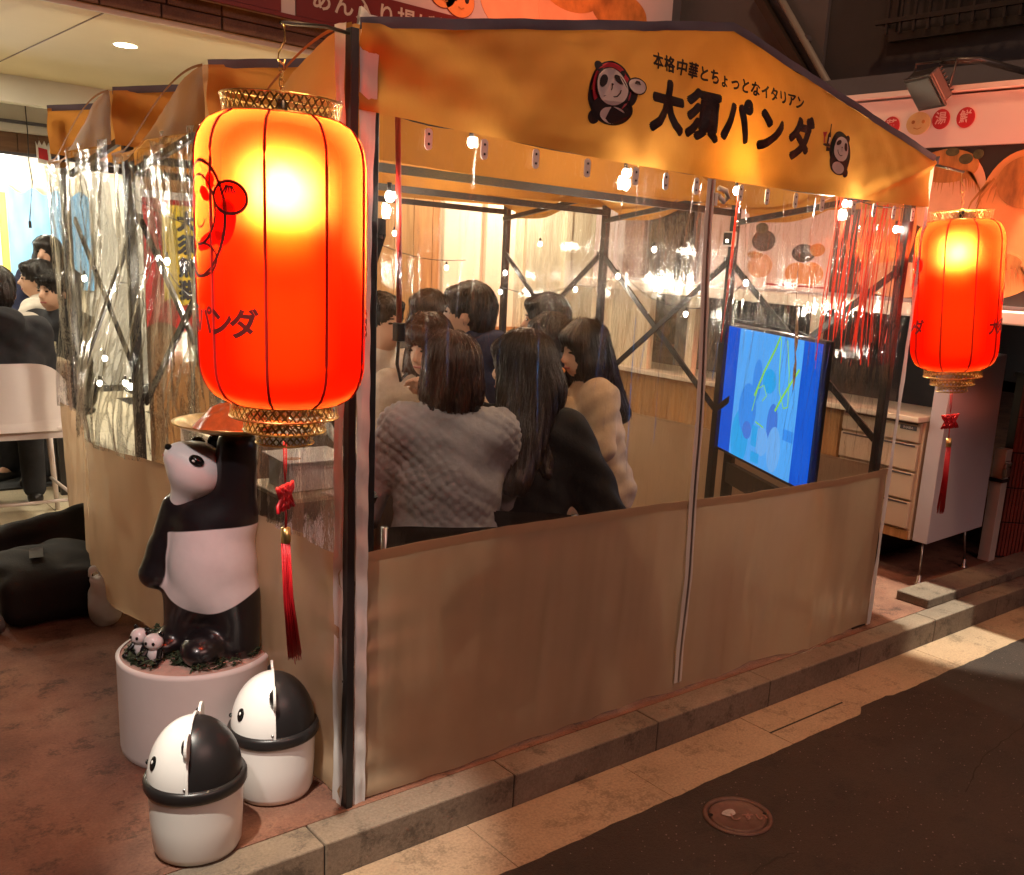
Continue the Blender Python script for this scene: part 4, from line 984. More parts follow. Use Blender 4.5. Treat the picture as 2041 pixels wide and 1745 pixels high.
for side in (0, PI):
    base = math.radians(-176.6) + side
    for i, ch in enumerate('大須パンダ'):
        lettering('character', ch, .066, lambda x, y, i=i, base=base: lan_pt(base + ((i - 2) * .0575 + x) / .182, -.625 + y, .004), 'print_dark', ln, .0022, local=True, sub=.02)
    def lp(P, m, lift, par=None, base=base, name='emblem_print'):
        return MB().poly([lan_pt(base + (x * .16) / .182, -.415 + y * .16, lift) for x, y in P]).build(name, m, par or ln, local=True)
    def lpd(P, m, lift, par=None):   # finely cut so that it follows the round shell
        n = len(P); c = (sum(p[0] for p in P) / n, sum(p[1] for p in P) / n); V = [c]; F = []
        R_ = 5
        for k in range(1, R_ + 1): V += [(c[0] + (p[0] - c[0]) * k / R_, c[1] + (p[1] - c[1]) * k / R_) for p in P]
        for i in range(n): F.append((0, 1 + i, 1 + (i + 1) % n))
        for k in range(R_ - 1):
            for i in range(n): F.append((1 + k * n + i, 1 + (k + 1) * n + i, 1 + (k + 1) * n + (i + 1) % n, 1 + k * n + (i + 1) % n))
        return MB().add([lan_pt(base + (x * .16) / .182, -.415 + y * .16, lift) for x, y in V], F).build('emblem_print' if par else 'emblem', m, par or ln, local=True)
    def lst(P, w, m, lift, par=None, name='emblem_line'):
        Q, F_ = strip2(P, w); return MB().add([lan_pt(base + (x * .16) / .182, -.415 + y * .16, lift) for x, y in Q], F_).build(name, m, par or ln, local=True)
    loop = lambda *a, **k: (lambda P: P + P[:2])(ell(*a, **k))
    e = lst(loop(-.06, .02, .54, .74, 48, -.12), .045, 'print_dark', .0034, None, 'emblem')
    lpd(ell(.46, -.02, .17, .30, 24, -.25), 'print_red', .0028, e); lpd(ell(-.36, -.60, .14, .16, 20), 'print_red', .0028, e); lpd(ell(.16, -.25, .30, .10, 24, .35), 'print_red', .0029, e)
    lst(loop(-.06, .14, .38, .44, 40), .035, 'print_dark', .0038, e); lst(loop(.02, -.50, .31, .21, 32, .12), .035, 'print_dark', .0038, e)
    lpd(ell(.55, .30, .25, .20, 28, -.1), 'print_orange', .0034, e); lst(loop(.55, .30, .25, .20, 32, -.1), .040, 'print_dark', .0040, e)
    for a in (-.7, -.35, 0, .35, .7): lst([(.55 + .06 * math.sin(a), .45), (.55 + .15 * math.sin(a), .35)], .026, 'print_dark', .0044, e)
    for x_, y_, a_, b_, q_ in ((-.27, .24, .085, .145, -.25), (.10, .34, .13, .075, -.55), (.22, .50, .09, .11, 0)): lpd(ell(x_, y_, a_, b_, 20, q_), 'print_red', .0040, e)
    lst([(-.12, -.06), (-.03, -.09), (.06, -.06), (.12, .03)], .028, 'print_dark', .0042, e)
MB().tube([(.0, 0, .006), (.008, 0, .0), (.008, 0, -.03), (-.006, 0, -.055), (-.008, 0, -.07), (.004, 0, -.078), (.008, 0, -.068)], .0026, 6).build('hook', 'gold', ln, True, local=True)
for i in range(5):
    z = -.085 - .0155 * i; q = PI / 2 * (i % 2)
    MB().tube([(.0055 * math.cos(t) * math.cos(q), .0055 * math.cos(t) * math.sin(q), z + .0105 * math.sin(t)) for t in [2 * PI * k / 10 for k in range(10)]], .0016, 5, True).build('chain_link', 'gold', ln, True, local=True)
ka = math.radians(-139.6); kx, ky = math.cos(ka), math.sin(ka)
MB().tube([(.003, 0, -.90), (.003, .001, -.97), (.0, 0, -1.0)], .0016, 5).tube([(-.003, 0, -.90), (-.003, -.001, -.97), (0, 0, -1.0)], .0016, 5).build('cord', 'redcord', ln, True, local=True)
km = MB()
for i in range(-3, 4):
    for s in (-1, 1):
        a, b_ = i * .0105, .040 - abs(i) * .001
        km.tube([((a + s * t * .026) * .8 * kx + .004 * -ky * math.sin(i * 2 + t * 7) * s, (a + s * t * .026) * .8 * ky + .004 * kx * math.sin(i * 2 + t * 7) * s, -1.035 + (t * .030 - s * 0) - (0)) for t in (-1, -.5, 0, .5, 1)], .0042, 6)
km.build('knot', 'redcord', ln, True, local=True)
MB().tube([(0, 0, -1.06), (.001, 0, -1.09), (0, 0, -1.115)], .003, 6).build('cord', 'redcord', ln, True, local=True)
MB().lathe([(.0001, -1.108), (.011, -1.110), (.012, -1.145), (.011, -1.147)], 14).build('tassel_cap', 'gold', ln, True, local=True)
tm = MB()
for k in range(90):
    a = random.uniform(0, 2 * PI); r = .010 * math.sqrt(random.random()); e_ = random.uniform(.95, 1.08); l = .29 * e_; dx, dy = .010 * math.cos(a), .010 * math.sin(a)
    tm.tube([(r * math.cos(a), r * math.sin(a), -1.146), (r * math.cos(a) * 1.15 + .006, r * math.sin(a) * 1.15, -1.146 - l * .5), (r * math.cos(a) * 1.3 + dx * .4 + .018, r * math.sin(a) * 1.3 + dy * .4 - .006, -1.146 - l)], [.0014, .0014, .0009], 3)
tm.build('tassel', 'redcord', ln, True, local=True)
ln.location = (LX, LY, LZ)
r2 = dup(ln, (RX, RY, RZ_), 0, 'smaller looking glowing red lantern hanging off the right tent corner before the bun banner')
tilt = Matrix.Rotation(math.radians(-5.5), 4, Vector((.674, .739, 0)))
ln.scale = (.963, .963, .963)
r2.matrix_world = Matrix.Translation((RX, RY, RZ_)) @ tilt @ Matrix.Rotation(math.radians(116.4), 4, 'Z')
LANT_W = 125.0
for (x, y, z), o_ in (((LX, LY, LZ - .315), ln), ((RX + .02, RY - .02, RZ_ - .315), r2)):
    lamp('lantern_light', 'POINT', (x, y, z), LANT_W, (1, .70, .36), shadow_soft_size=.034)

# ================================================================ INSIDE THE TENT
# warm bare bulb just behind the lettered valance
wb = thing('warm_bulb', 'warm bare bulb glowing behind the lettered valance', 'bulb', (1.40, .12, 1.90))
MB().ball((1.40, .085, 1.895), (.028, .028, .036), 14, 10).build('glass', 'bulb_big', wb, True)
MB().tube([(1.40, .085, 1.93), (1.40, .09, 2.0), (1.38, .06, 2.2)], [.012, .010, .003], 8).build('holder', 'black_plastic', wb, True)
lamp('warm_bulb_light', 'POINT', (1.40, .088, 1.895), 24.0, (1, .52, .12), shadow_soft_size=.035)
lamp('tent_bulb_light', 'POINT', (1.45, 1.45, 2.02), 34, (1, .82, .60), shadow_soft_size=.05)
t2b = thing('warm_bulb', 'warm bare bulb under the middle tent roof', 'bulb', (1.45, 1.45, 2.05))
MB().ball((1.45, 1.45, 2.02), (.03, .03, .04), 14, 10).build('glass', 'bulb_big', t2b, True)
MB().tube([(1.45, 1.45, 2.055), (1.45, 1.45, 2.24)], .01, 8).build('holder', 'black_plastic', t2b, True)
# string lights: one strand per side
def strand(label, pts, bulbs, sag=.05):
    t = thing('string_light', label, 'string lights', pts[0], group='white string lights in the tent')
    P = []
    for i in range(len(pts) - 1):
        a, b_ = Vector(pts[i]), Vector(pts[i + 1])
        for k in range(6): q = k / 6; p = a.lerp(b_, q); p.z -= sag * math.sin(PI * q); P.append(p)
    P.append(Vector(pts[-1]))
    MB().tube(P, .0022, 4).build('wire', 'black_plastic', t, True)
    for x, y, z in bulbs:
        b_ = MB().ball((x, y, z), (.0105, .0105, .014), 10, 7).build('bulb', 'bulb', t, True)
        MB().tube([(x, y, z + .012), (x, y, z + .034)], .006, 6).build('bulb_cap', 'black_plastic', b_, True)
strand('string lights along the front under the lettered valance', [(.10, .05, 1.86), (.373, .05, 1.85), (.945, .05, 1.84), (1.5, .05, 1.84), (2.113, .05, 1.84), (2.52, .05, 1.83), (2.50, .05, 1.2)],
       [(.133, .06, 1.657), (.373, .05, 1.818), (.945, .05, 1.800), (2.113, .05, 1.812), (2.507, .06, 1.745), (1.48, .06, 1.80)], .012)
strand('string lights zigzagging up the right tent braces', [(2.5, .2, 1.8), (2.51, .331, 1.25), (2.51, .82, 1.5), (2.51, 1.19, 1.34), (2.51, 1.711, 1.5), (2.51, 2.057, 1.41), (2.51, 2.772, 1.35), (2.51, 2.73, 1.46)],
       [(2.50, .82, 1.485), (2.50, .331, 1.222), (2.50, 1.19, 1.309), (2.50, 1.711, 1.47), (2.50, 2.772, 1.32), (2.50, 2.057, 1.379), (2.50, 2.73, 1.438), (2.50, 1.45, 1.62), (2.50, 2.4, 1.62)])
strand('string lights tangled inside the left clear sheets', [(.10, .4, 1.7), (.10, 1.275, 1.32), (.10, 1.703, 1.46), (.10, 2.298, 1.32), (.10, 2.466, 1.0), (.10, 2.567, .88), (.10, 2.189, .93), (.10, 2.12, .92)],
       [(.10, 2.298, 1.289), (.10, 1.703, 1.436), (.10, 1.275, 1.29), (.10, 2.466, .973), (.10, 2.567, .848), (.10, 2.189, .898), (.10, 2.12, .893), (.10, 2.72, 1.31), (.10, .6, 1.62), (.10, 1.62, 1.43)])
strand('string lights across the back of the rear tent', [(.3, 2.72, 1.7), (.9, 2.72, 1.55), (1.5, 2.72, 1.6), (2.2, 2.72, 1.5)], [(.6, 2.70, 1.42), (1.0, 2.70, 1.39), (1.35, 2.70, 1.40), (1.7, 2.70, 1.62), (2.05, 2.7, 1.45)])
for x, y, z, e in ((.13, .1, 1.62, 2), (.95, .08, 1.77, 2), (2.1, .08, 1.77, 2.5), (2.42, .5, 1.4, 3), (2.42, 1.7, 1.45, 3), (.16, 1.5, 1.4, 3), (.16, 2.35, 1.0, 4), (1.2, 2.62, 1.45, 4)):
    lamp('string_glow', 'POINT', (x, y, z), e * 3.2, (1, .88, .68), shadow_soft_size=.02)
# red tinsel
tn = thing('tinsel_garland', 'red foil streamers hanging inside the right end of the clear front', 'garland', (2.4, .1, 1.85))
for i in range(30):
    cl = (2.155, 2.275, 2.385, 2.455, 2.53)[i % 5]; x0 = cl + random.gauss(0, .016); y0 = random.uniform(.06, .15); L_ = random.uniform(.50, .67); tw_ = random.uniform(0, 6)
    m = MB(); V = []; wd = random.uniform(.0018, .0042); sl = random.uniform(-.05, .05); bo = random.uniform(-.03, .03)
    for k in range(17):
        q = k / 16; a = tw_ + q * 3.5; xx = x0 + sl * q + bo * math.sin(PI * q)
        V += [(xx - wd * math.cos(a), y0 - wd * math.sin(a), 1.84 - L_ * q), (xx + wd * math.cos(a), y0 + wd * math.sin(a), 1.84 - L_ * q)]
    m.add(V, [(2 * k, 2 * k + 1, 2 * k + 3, 2 * k + 2) for k in range(16)]).build('foil_strip', 'tinsel', tn)
o_ = tag(MB().tube([(1.492, .06, 1.82), (1.49, .06, 1.55), (1.476, .06, 1.284)], [.002, .006, .003], 6).build('red_streamer', 'tinsel', None, True), 'single red streamer hanging beside the cream zip', 'streamer')
o_ = thing('red_tube_cord', 'straight red cord with dark plug hanging near the left front post', 'cord', (.177, .1, 1.85))
MB().tube([(.177, .10, 1.86), (.186, .10, 1.6), (.192, .10, 1.33)], .0075, 8).build('cord', mat('red_tube', (.60, .02, .015), .35, bump=0), o_, True)
MB().box((.192, .10, 1.31), (.026, .026, .05)).build('plug', 'black_plastic', o_, bevel=.003)
MB().tube([(.192, .10, 1.29), (.20, .12, 1.22), (.23, .15, 1.17), (.25, .15, 1.19)], .005, 6).build('lead', 'black_plastic', o_, True)
o_ = thing('door_tag', 'small dark box with white label by the left front post', 'box', (.09, .06, 1.55))
MB().prism([(.078, .05, 1.44), (.12, .05, 1.56), (.10, .05, 1.60), (.078, .05, 1.60)], (0, .01, 0)).build('flap', 'black_plastic', o_)
MB().prism([(.086, .045, 1.555), (.108, .045, 1.55), (.100, .045, 1.60), (.082, .045, 1.60)], (0, .003, 0)).build('label', 'paper', o_)
o_ = thing('wall_camera', 'small square white framed device on the right middle post', 'device', (2.53, .955, 1.685))
MB().span((2.50, .925, 1.65), (2.53, .99, 1.72)).build('case', 'white_paint', o_, bevel=.006)
MB().span((2.496, .933, 1.657), (2.4995, .982, 1.713)).build('face', 'black_plastic', o_)
MB().span((2.494, .951, 1.669), (2.4955, .962, 1.681)).build('indicator', 'lamp_disc', o_)
# television
A = Vector((2.571, .969, 0)); B = Vector((2.118, .077, 0)); dv = (B - A).normalized(); nv = Vector((-dv.y, dv.x, 0)); nv = nv if nv.x < 0 else -nv
TZ0, TZ1 = .665, 1.272; TL = (B - A).length
tv = thing('television', 'large flat television showing a blue drawing picture in the tent', 'television', (2.345, .52, 0))
def tvp(s, t, l): return A + dv * (s * TL) + Vector((0, 0, TZ0 + (TZ1 - TZ0) * t)) + nv * l
Rt = Matrix((dv, -nv, Vector((0, 0, 1)))).transposed()
c = tvp(.5, .5, -.024); MB().box(c, (TL + .03, .036, TZ1 - TZ0 + .03), Rt).build('casing', 'black_plastic', tv, bevel=.004)
def tvpoly(name, P, m, l, par=tv): return MB().poly([tvp(s, t, l) for s, t in P]).build(name, m, par)
scn = tvpoly('screen', [(0, 0), (1, 0), (1, 1), (0, 1)], 'tv_blue', -.003)
tvpoly('picture', [(.17, 0), (.84, 0), (.84, 1), (.17, 1)], 'tv_light', -.001, scn)
for P, m in ((ell(.34, .40, .10, .20, 24), 'tv_mid'), (ell(.36, .24, .05, .07, 16), 'tv_violet'), (ell(.28, .16, .10, .22, 24), 'tv_cyan'), (ell(.55, .66, .07, .09, 20), 'tv_cyan'), (ell(.42, .64, .05, .16, 20), 'tv_mid'), (ell(.62, .36, .055, .15, 20), 'tv_violet'), (ell(.66, .18, .07, .17, 20), 'tv_pale'), (ell(.53, .20, .07, .11, 24), 'tv_pale'), (ell(.53, .20, .05, .085, 24), 'tv_cyan'), (ell(.53, .20, .025, .04, 16), 'tv_pale'), ([(.74, .28), (.84, .28), (.84, .36), (.74, .36)], 'tv_mid'), ([(.43, .02), (.52, .02), (.52, .10), (.43, .10)], 'tv_cyan'), ([(.42, .14), (.48, .14), (.48, .30), (.42, .30)], 'tv_cyan')):
    tvpoly('picture_shape', [(min(.84, max(.17, a)), min(1, max(0, b_))) for a, b_ in P], m, random.uniform(.0002, .002), scn)
for pts, w_ in (([(.41, .52), (.49, .72), (.58, .90), (.62, 1.0)], .016), ([(.64, .46), (.70, .58), (.77, .70), (.83, .80)], .016), ([(.63, .98), (.64, .80), (.66, .62), (.72, .50), (.76, .52), (.74, .75), (.69, .98)], .008), ([(.40, .40), (.44, .58), (.50, .62), (.54, .55), (.50, .50)], .007), ([(.45, .33), (.54, .31)], .01)):
    Q = []
    for i in range(len(pts) - 1): Q += [(pts[i][0] + (pts[i + 1][0] - pts[i][0]) * k / 5, pts[i][1] + (pts[i + 1][1] - pts[i][1]) * k / 5) for k in range(5)]
    Q.append(pts[-1]); P, F_ = strip2(Q, w_); MB().add([tvp(s, min(1, t), .0032) for s, t in P], F_).build('drawn_line', 'tv_line', scn)
for q in (.12, .88): MB().bar(tvp(q, 0, -.03), tvp(q, 0, -.03) * 1 - Vector((0, 0, TZ0 - .02)), .03, .05).build('stand_leg', 'black_plastic', tv)
for q in (.12, .88): p = tvp(q, 0, -.03); MB().box((p.x, p.y, .012), (.40, .05, .024), Matrix.Rotation(math.atan2(nv.y, nv.x), 3, 'Z')).build('stand_foot', 'black_plastic', tv)
MB().box(tvp(.5, -.18, -.03), (TL * .8, .03, .10), Rt).build('stand_bar', 'black_plastic', tv)

# tables
def table(label, x0, x1, y0, y1, z, cloth=.30, group=None):
    t = thing('table', label, 'table', ((x0 + x1) / 2, (y0 + y1) / 2, 0), group=group)
    MB().span((x0, y0, z - .028), (x1, y1, z)).build('top', 'table_top', t, bevel=.004)
    for x in (x0 + .06, x1 - .06):
        for y in (y0 + .06, y1 - .06): MB().span((x - .016, y - .016, 0), (x + .016, y + .016, z - .028)).build('leg', 'black_metal', t)
    if cloth:
        P = [(x0 - .004, y0 - .004), (x1 + .004, y0 - .004), (x1 + .004, y1 + .004), (x0 - .004, y1 + .004), (x0 - .004, y0 - .004)]
        Q = []
        for i in range(4):
            n = 24
            for k in range(n): Q.append((P[i][0] + (P[i + 1][0] - P[i][0]) * k / n, P[i][1] + (P[i + 1][1] - P[i][1]) * k / n))
        Q.append(P[-1]); c = Vector(((x0 + x1) / 2, (y0 + y1) / 2, 0)); V = []; F = []
        for i, p in enumerate(Q):
            for k in range(4):
                d = (Vector((*p, 0)) - c).normalized(); o_ = (.008 * math.sin(i * 1.1) + .012) * k / 3; V.append((p[0] + d.x * o_, p[1] + d.y * o_, z - .012 - cloth * k / 3))
        for i in range(len(Q) - 1):
            for k in range(3): F.append((4 * i + k, 4 * i + 4 + k, 4 * i + 5 + k, 4 * i + 1 + k))
        MB().add(V, F).build('cloth_skirt', 'table_cloth', t, True)
    return t
table('long table with tan skirt just inside the first tent', .13, 1.42, .655, .985, .72, .30, 'tables in the tents')
table('second long table with tan skirt deeper in the tents', .30, 1.75, 1.72, 2.1, .72, .30, 'tables in the tents')
bx = thing('paper_box', 'open white paper food box on the long table', 'box', (.27, .83, .72))
MB().prism([(.17, .74, .722), (.36, .74, .722), (.36, .90, .722), (.17, .90, .722)], (0, 0, .10)).build('body', 'paper', bx, bevel=.003)
MB().prism([(.15, .72, .823), (.39, .71, .823), (.40, .93, .826), (.16, .93, .826)], (0, 0, .004)).build('lid', 'paper', bx)
MB().prism([(.20 + .03 * math.cos(q), .78 + .022 * math.sin(q), .8275) for q in [2 * PI * k / 14 for k in range(14)]], (0, 0, .0008)).build('printed_mark', 'banner_orange', bx)
lf = thing('salad_leaf', 'green lettuce leaf on a plate beside the paper box', 'food', (.46, .86, .72))
MB().grid(lambda u, v: (.42 + .12 * u, .80 + .12 * v, .735 + .05 * math.sin(PI * u) * math.sin(PI * v) + .008 * math.sin(u * 22) * math.cos(v * 17)), 14, 14).build('leaf', 'green', lf, True)
MB().lathe([(.0001, .003), (.06, .003), (.09, .014), (.092, .016)], 28, (.48, .86, .721)).build('plate', 'white_plastic', lf, True)
gp = thing('clear_cup', 'clear plastic cup with blue print on the long table', 'cup', (.39, .76, .72))
MB().lathe([(.0001, .002), (.026, .002), (.034, .10), (.036, .102)], 24, (.39, .70, .721)).build('wall', 'glass', gp, True)
MB().prism([(.362, .676, .75), (.40, .666, .75), (.40, .664, .775), (.36, .675, .775)], (0, -.001, 0)).build('print', 'blue_mark', gp)
hk = tag(MB().box((.33, .69, .725), (.14, .05, .006), Matrix.Rotation(.4, 3, 'Z')).build('napkin', 'paper', bevel=.001), 'folded white napkin at the table edge near the cup', 'napkin')
fj = thing('orange_bottle', 'small orange bottle with black cap on the long table', 'bottle', (.50, .70, .72))
MB().lathe([(.0001, 0), (.016, .001), (.016, .06), (.008, .075), (.008, .08)], 16, (.50, .70, .721)).build('body', 'banner_orange', fj, True)
MB().lathe([(.009, .0), (.009, .022), (.0001, .022)], 12, (.50, .70, .80)).build('cap', 'black_plastic', fj, True)
for i, (x, y) in enumerate(((.80, .80), (1.02, .84), (1.22, .80), (.66, .86))):
    t = thing('food_tray', ('white tray of fried snacks before the bobbed woman', 'white tray of fried snacks in the table middle', 'white tray of fried snacks before the woman who eats', 'white tray of fried snacks near the lettuce plate')[i], 'tray', (x, y, .72), group='food trays on the long table')
    MB().lathe([(.0001, .003), (.055, .003), (.075, .02), (.077, .02)], 20, (x, y, .721)).build('dish', 'white_plastic', t, True)
    m = MB(); [m.ball((x + random.uniform(-.035, .035), y + random.uniform(-.035, .035), .738), random.uniform(.012, .02), 8, 6) for _ in range(6)]; m.build('snacks', 'bun_brown', t, True)

# ================================================================ PEOPLE
def stool(x, y, z, label, rot=0):
    t = thing('stool', label, 'stool', (x, y, 0), group='plain stools under the diners')
    MB().lathe([(.0001, z), (.155, z), (.165, z - .012), (.155, z - .03), (.0001, z - .03)], 24, (x, y, 0)).build('seat', 'black_plastic', t, True)
    for k in range(4):
        a = PI / 4 + k * PI / 2; MB().tube([(x + .11 * math.cos(a), y + .11 * math.sin(a), z - .03), (x + .16 * math.cos(a), y + .16 * math.sin(a), 0)], .011, 8).build('leg', 'steel', t, True)
def w_pt(xf, p): return tuple(xf @ Vector((float(p[0]), float(p[1]), float(p[2]))))
def person(label, hip, head_top, body, face, top, hair, style, bottom='c_dark', lean=8, pitch=0, s=1.0, hands=None, stand=False, hood=False, detail=False, group=None, quilt=False, long_=False, collar=None, seat=None):
    la = math.radians(lean)
    hz = (head_top - .765 * math.cos(la) * s) / s
    _h = Matrix.Rotation(math.radians(body), 3, 'Z') @ Vector((0, (math.sin(la) * .645 + .015) * s, 0))
    hip = (hip[0] - _h.x, hip[1] - _h.y)
    t = thing('person', label, 'person', (hip[0], hip[1], 0), group=group)
    if seat: stool(hip[0], hip[1], hz * s - .085, seat)
    up = lambda h, x=0, y=0: np.array([x, math.sin(la) * h + y * math.cos(la), hz + math.cos(la) * h - y * math.sin(la)])
    xf = Matrix.Translation((hip[0], hip[1], 0)) @ Matrix.Rotation(math.radians(body), 4, 'Z') @ Matrix.Scale(s, 4)
    Rh = np.array((Matrix.Rotation(math.radians(face - body), 3, 'Z') @ Matrix.Rotation(math.radians(-pitch), 3, 'X')))
    HC = up(.645) + np.array([0, .015, 0])
    hp = lambda x, y, z: HC + Rh @ np.array([x, y, z])
    he = lambda x, y, z, a, b_, c: elp(hp(x, y, z), (a, b_, c), Rh)
    sh = {q: up(.455, q * .165) for q in (-1, 1)}
    hd = hands or {-1: up(.10, -.15, .36), 1: up(.10, .15, .36)}
    hd = {q: (np.array(v) if not callable(v) else v(up)) for q, v in hd.items()}
    el = {}
    for q in (-1, 1):
        m = (sh[q] + hd[q]) / 2; d = hd[q] - sh[q]; L2 = np.linalg.norm(d); slack = math.sqrt(max(.0, .265 ** 2 - (L2 / 2) ** 2)) if L2 < .53 else 0
        el[q] = m + slack * np.array([q * .55, -.35, -.75]) / np.linalg.norm([.55, .35, .75])
    zfoot = .03 / s
    if stand:
        kn = {q: np.array([q * .10, .03, hz * .52]) for q in (-1, 1)}; an = {q: np.array([q * .10, -.02, zfoot + .05]) for q in (-1, 1)}
    else:
        kn = {q: np.array([q * .11, .40, hz + .01]) for q in (-1, 1)}; an = {q: np.array([q * .115, .38, zfoot + .05]) for q in (-1, 1)}
    # --- body: one continuous skin
    B = [('+', he(0, -.012, .022, .075, .094, .097)), ('+', he(0, .020, -.045, .056, .068, .068), .03), ('+', cap(hp(0, .086, .0), hp(0, .099, -.026), .008, .0125), .016),
         ('+', he(.075, -.006, -.012, .010, .020, .029), .008), ('+', he(-.075, -.006, -.012, .010, .020, .029), .008),
         ('+', cap(HC + np.array([0, -.015, -.06]), up(.47), .048, .056), .03), ('+', cap(up(.42), up(.05), .075, .085), .05), ('+', cap(sh[-1], sh[1], .055), .04)]
    for q in (-1, 1):
        B += [('+', cap(sh[q], el[q], .046, .036), .03), ('+', cap(el[q], hd[q], .036, .024), .02)]
        fd = hd[q] - el[q]; fd = fd / (np.linalg.norm(fd) + 1e-9); sx = np.array([q * 1.0, 0, 0]); sx = sx - fd * (sx @ fd); sx /= np.linalg.norm(sx) + 1e-9; nz_ = np.cross(fd, sx)
        pc = hd[q] + fd * .045; B.append(('+', cap(hd[q] + fd * .01, hd[q] + fd * .075, .027, .030), .02))
        for i, (o_, ln_) in enumerate(((-.030, .050), (-.011, .062), (.009, .060), (.028, .048))):
            a = hd[q] + fd * .085 + sx * o_; b_ = a + fd * ln_ * .6 - np.array([0, 0, .008]); c = b_ + fd * ln_ * .35 - np.array([0, 0, .020])
            B += [('+', cap(a, b_, .0095, .0088), .006), ('+', cap(b_, c, .0088, .0078), .004)]
        th = hd[q] + fd * .025 - sx * q * q * .030; B += [('+', cap(th, th + fd * .030 - sx * .022, .012, .0105), .008), ('+', cap(th + fd * .030 - sx * .022, th + fd * .060 - sx * .020, .0105, .009), .004)]
        B += [('+', cap(np.array([q * .09, 0, hz]), kn[q], .075, .055), .04), ('+', cap(kn[q], an[q], .052, .036), .02), ('+', cap(an[q], an[q] + np.array([0, .14, -.04]), .034, .028), .02)]
    sdf_obj('body', B, 'skin', t, .0095 if detail else .012, .03, xf)
    # --- garments
    J = [('+', elp(up(.24), (.185, .125, .27), np.array(Matrix.Rotation(-la, 3, 'X')))), ('+', cap(up(.44, -.13), up(.44, .13), .085), .06), ('+', cap(up(.03, -.07), up(.03, .07), .135), .06)]
    for q in (-1, 1): J += [('+', cap(sh[q], el[q], .074, .082 if long_ else .060), .05), ('+', cap(el[q], el[q] + (hd[q] - el[q]) * .93, .080 if long_ else .060, .055 if long_ else .043), .03)]
    J.append(('+', cap(up(.49, 0, -.01), up(.525, 0, -.005), .072, .066), .03))
    if hood: J += [('+', elp(up(.49, 0, -.10), (.12, .075, .085)), .03)]
    if collar: J += [('+', cap(up(.50, -.055, -.02), up(.50, .055, -.02), .055), .03)]
    if long_: J += [('+', cap(up(-.02), up(-.14, 0, -.02), .18, .22), .06)]
    B_seed = (hash(label) % 97) / 9.0 if False else sum(map(ord, label)) % 97 / 9.0
    Ri = np.array(Matrix.Rotation(la, 3, 'X'))
    def folds(V, Q):
        N = vnormals(V, Q); P = (V - up(0)) @ Ri.T
        f = .005 * np.sin(P[:, 2] * 15 + P[:, 0] * 11 + 2 * np.sin(P[:, 1] * 9 + B_seed)) * np.sin(P[:, 0] * 7 + P[:, 1] * 8 + B_seed) + .0045 * np.sin(P[:, 2] * 34 + 5 * P[:, 0] + 3 * np.sin(P[:, 1] * 19 + B_seed)) * np.sin(P[:, 0] * 21 + B_seed) + .003 * np.sin(P[:, 2] * 71 + P[:, 0] * 33 + P[:, 1] * 27)
        if quilt:
            wx = P[:, 0] + .010 * np.sin(P[:, 2] * 23 + 2) + .006 * np.sin(P[:, 2] * 51); wz = P[:, 2] + .010 * np.sin(P[:, 0] * 19 + 1) + .005 * np.sin(P[:, 0] * 47 + P[:, 2] * 20)
            a = (wx * .9 + wz) / .040; b_ = (wz - wx * .9) / .040
            da = np.abs(a - np.round(a)) * 2; db = np.abs(b_ - np.round(b_)) * 2; g = np.minimum(da, db)
            f = f * .55 + .0085 * (np.clip(g * 2.2, 0, 1) ** .5 - .8) * (.7 + .5 * np.sin(P[:, 0] * 13 + P[:, 2] * 9))
        if long_: f = f + .006 * np.sin(P[:, 0] * 46 + B_seed) * np.clip((.42 - P[:, 2]) * 4, 0, 1)
        return V + N * f[:, None]
    sdf_obj('jacket' if not stand else 'jacket', J, top, t, .0085 if quilt or detail else .0115, .04, xf, folds)
    if collar: sdf_obj('collar', [('+', cap(up(.515, -.06, -.045), up(.535, .06, -.045), .030)), ('+', cap(up(.50, -.10, -.02), up(.515, -.06, -.05), .022), .02), ('+', cap(up(.50, .10, -.02), up(.535, .06, -.05), .022), .02)], collar, t, .010, .02, xf)
    G = []
    for q in (-1, 1): G += [('+', cap(np.array([q * .085, -.01, hz - .01]), kn[q], .098, .074), .05), ('+', cap(kn[q], an[q] + np.array([0, 0, .02]), .072, .060), .03)]
    sdf_obj('trousers', G, bottom, t, .015, .04, xf)
    for q in (-1, 1): sdf_obj('shoe', [('+', cap(an[q] + np.array([0, -.03, -.035]), an[q] + np.array([0, .15, -.042]), .042, .038))], 'black_plastic', t, .012, .02, xf)
    # --- hair
    if style == 'short':
        H = [('+', he(0, -.020, .036, .086, .106, .102)), ('+', he(0, -.055, -.025, .076, .065, .080), .03), ('+', he(0, .050, .078, .066, .045, .030), .02), ('-', he(0, .115, -.035, .072, .062, .088), .012), ('-', he(0, .02, -.16, .2, .2, .085), .01)]
    else:
        H = [('+', he(0, -.016, .036, .092, .108, .104)), ('+', he(0, -.030, -.065, .104, .098, .115), .04), ('+', he(0, .052, .066, .070, .046, .036), .02), ('-', he(0, .125, -.055, .066, .072, .105), .012)]
        if style == 'bob': H.append(('-', he(0, -.02, -.245, .24, .24, .090), .02))
        if style == 'long':
            H += [('+', cap(hp(0, -.080, -.06), up(.30, 0, -.165), .080, .055), .05), ('+', cap(hp(.07, -.04, -.06), up(.32, .10, -.10), .042, .022), .03), ('+', cap(hp(-.07, -.04, -.06), up(.32, -.10, -.10), .042, .022), .03)]
        if style == 'side':
            H += [('+', cap(hp(.082, .005, -.05), up(.30, .11, .05), .034, .018), .03), ('+', cap(hp(-.082, .005, -.05), up(.30, -.11, .05), .034, .018), .03), ('+', cap(hp(0, -.07, -.06), up(.34, 0, -.13), .07, .04), .04)]
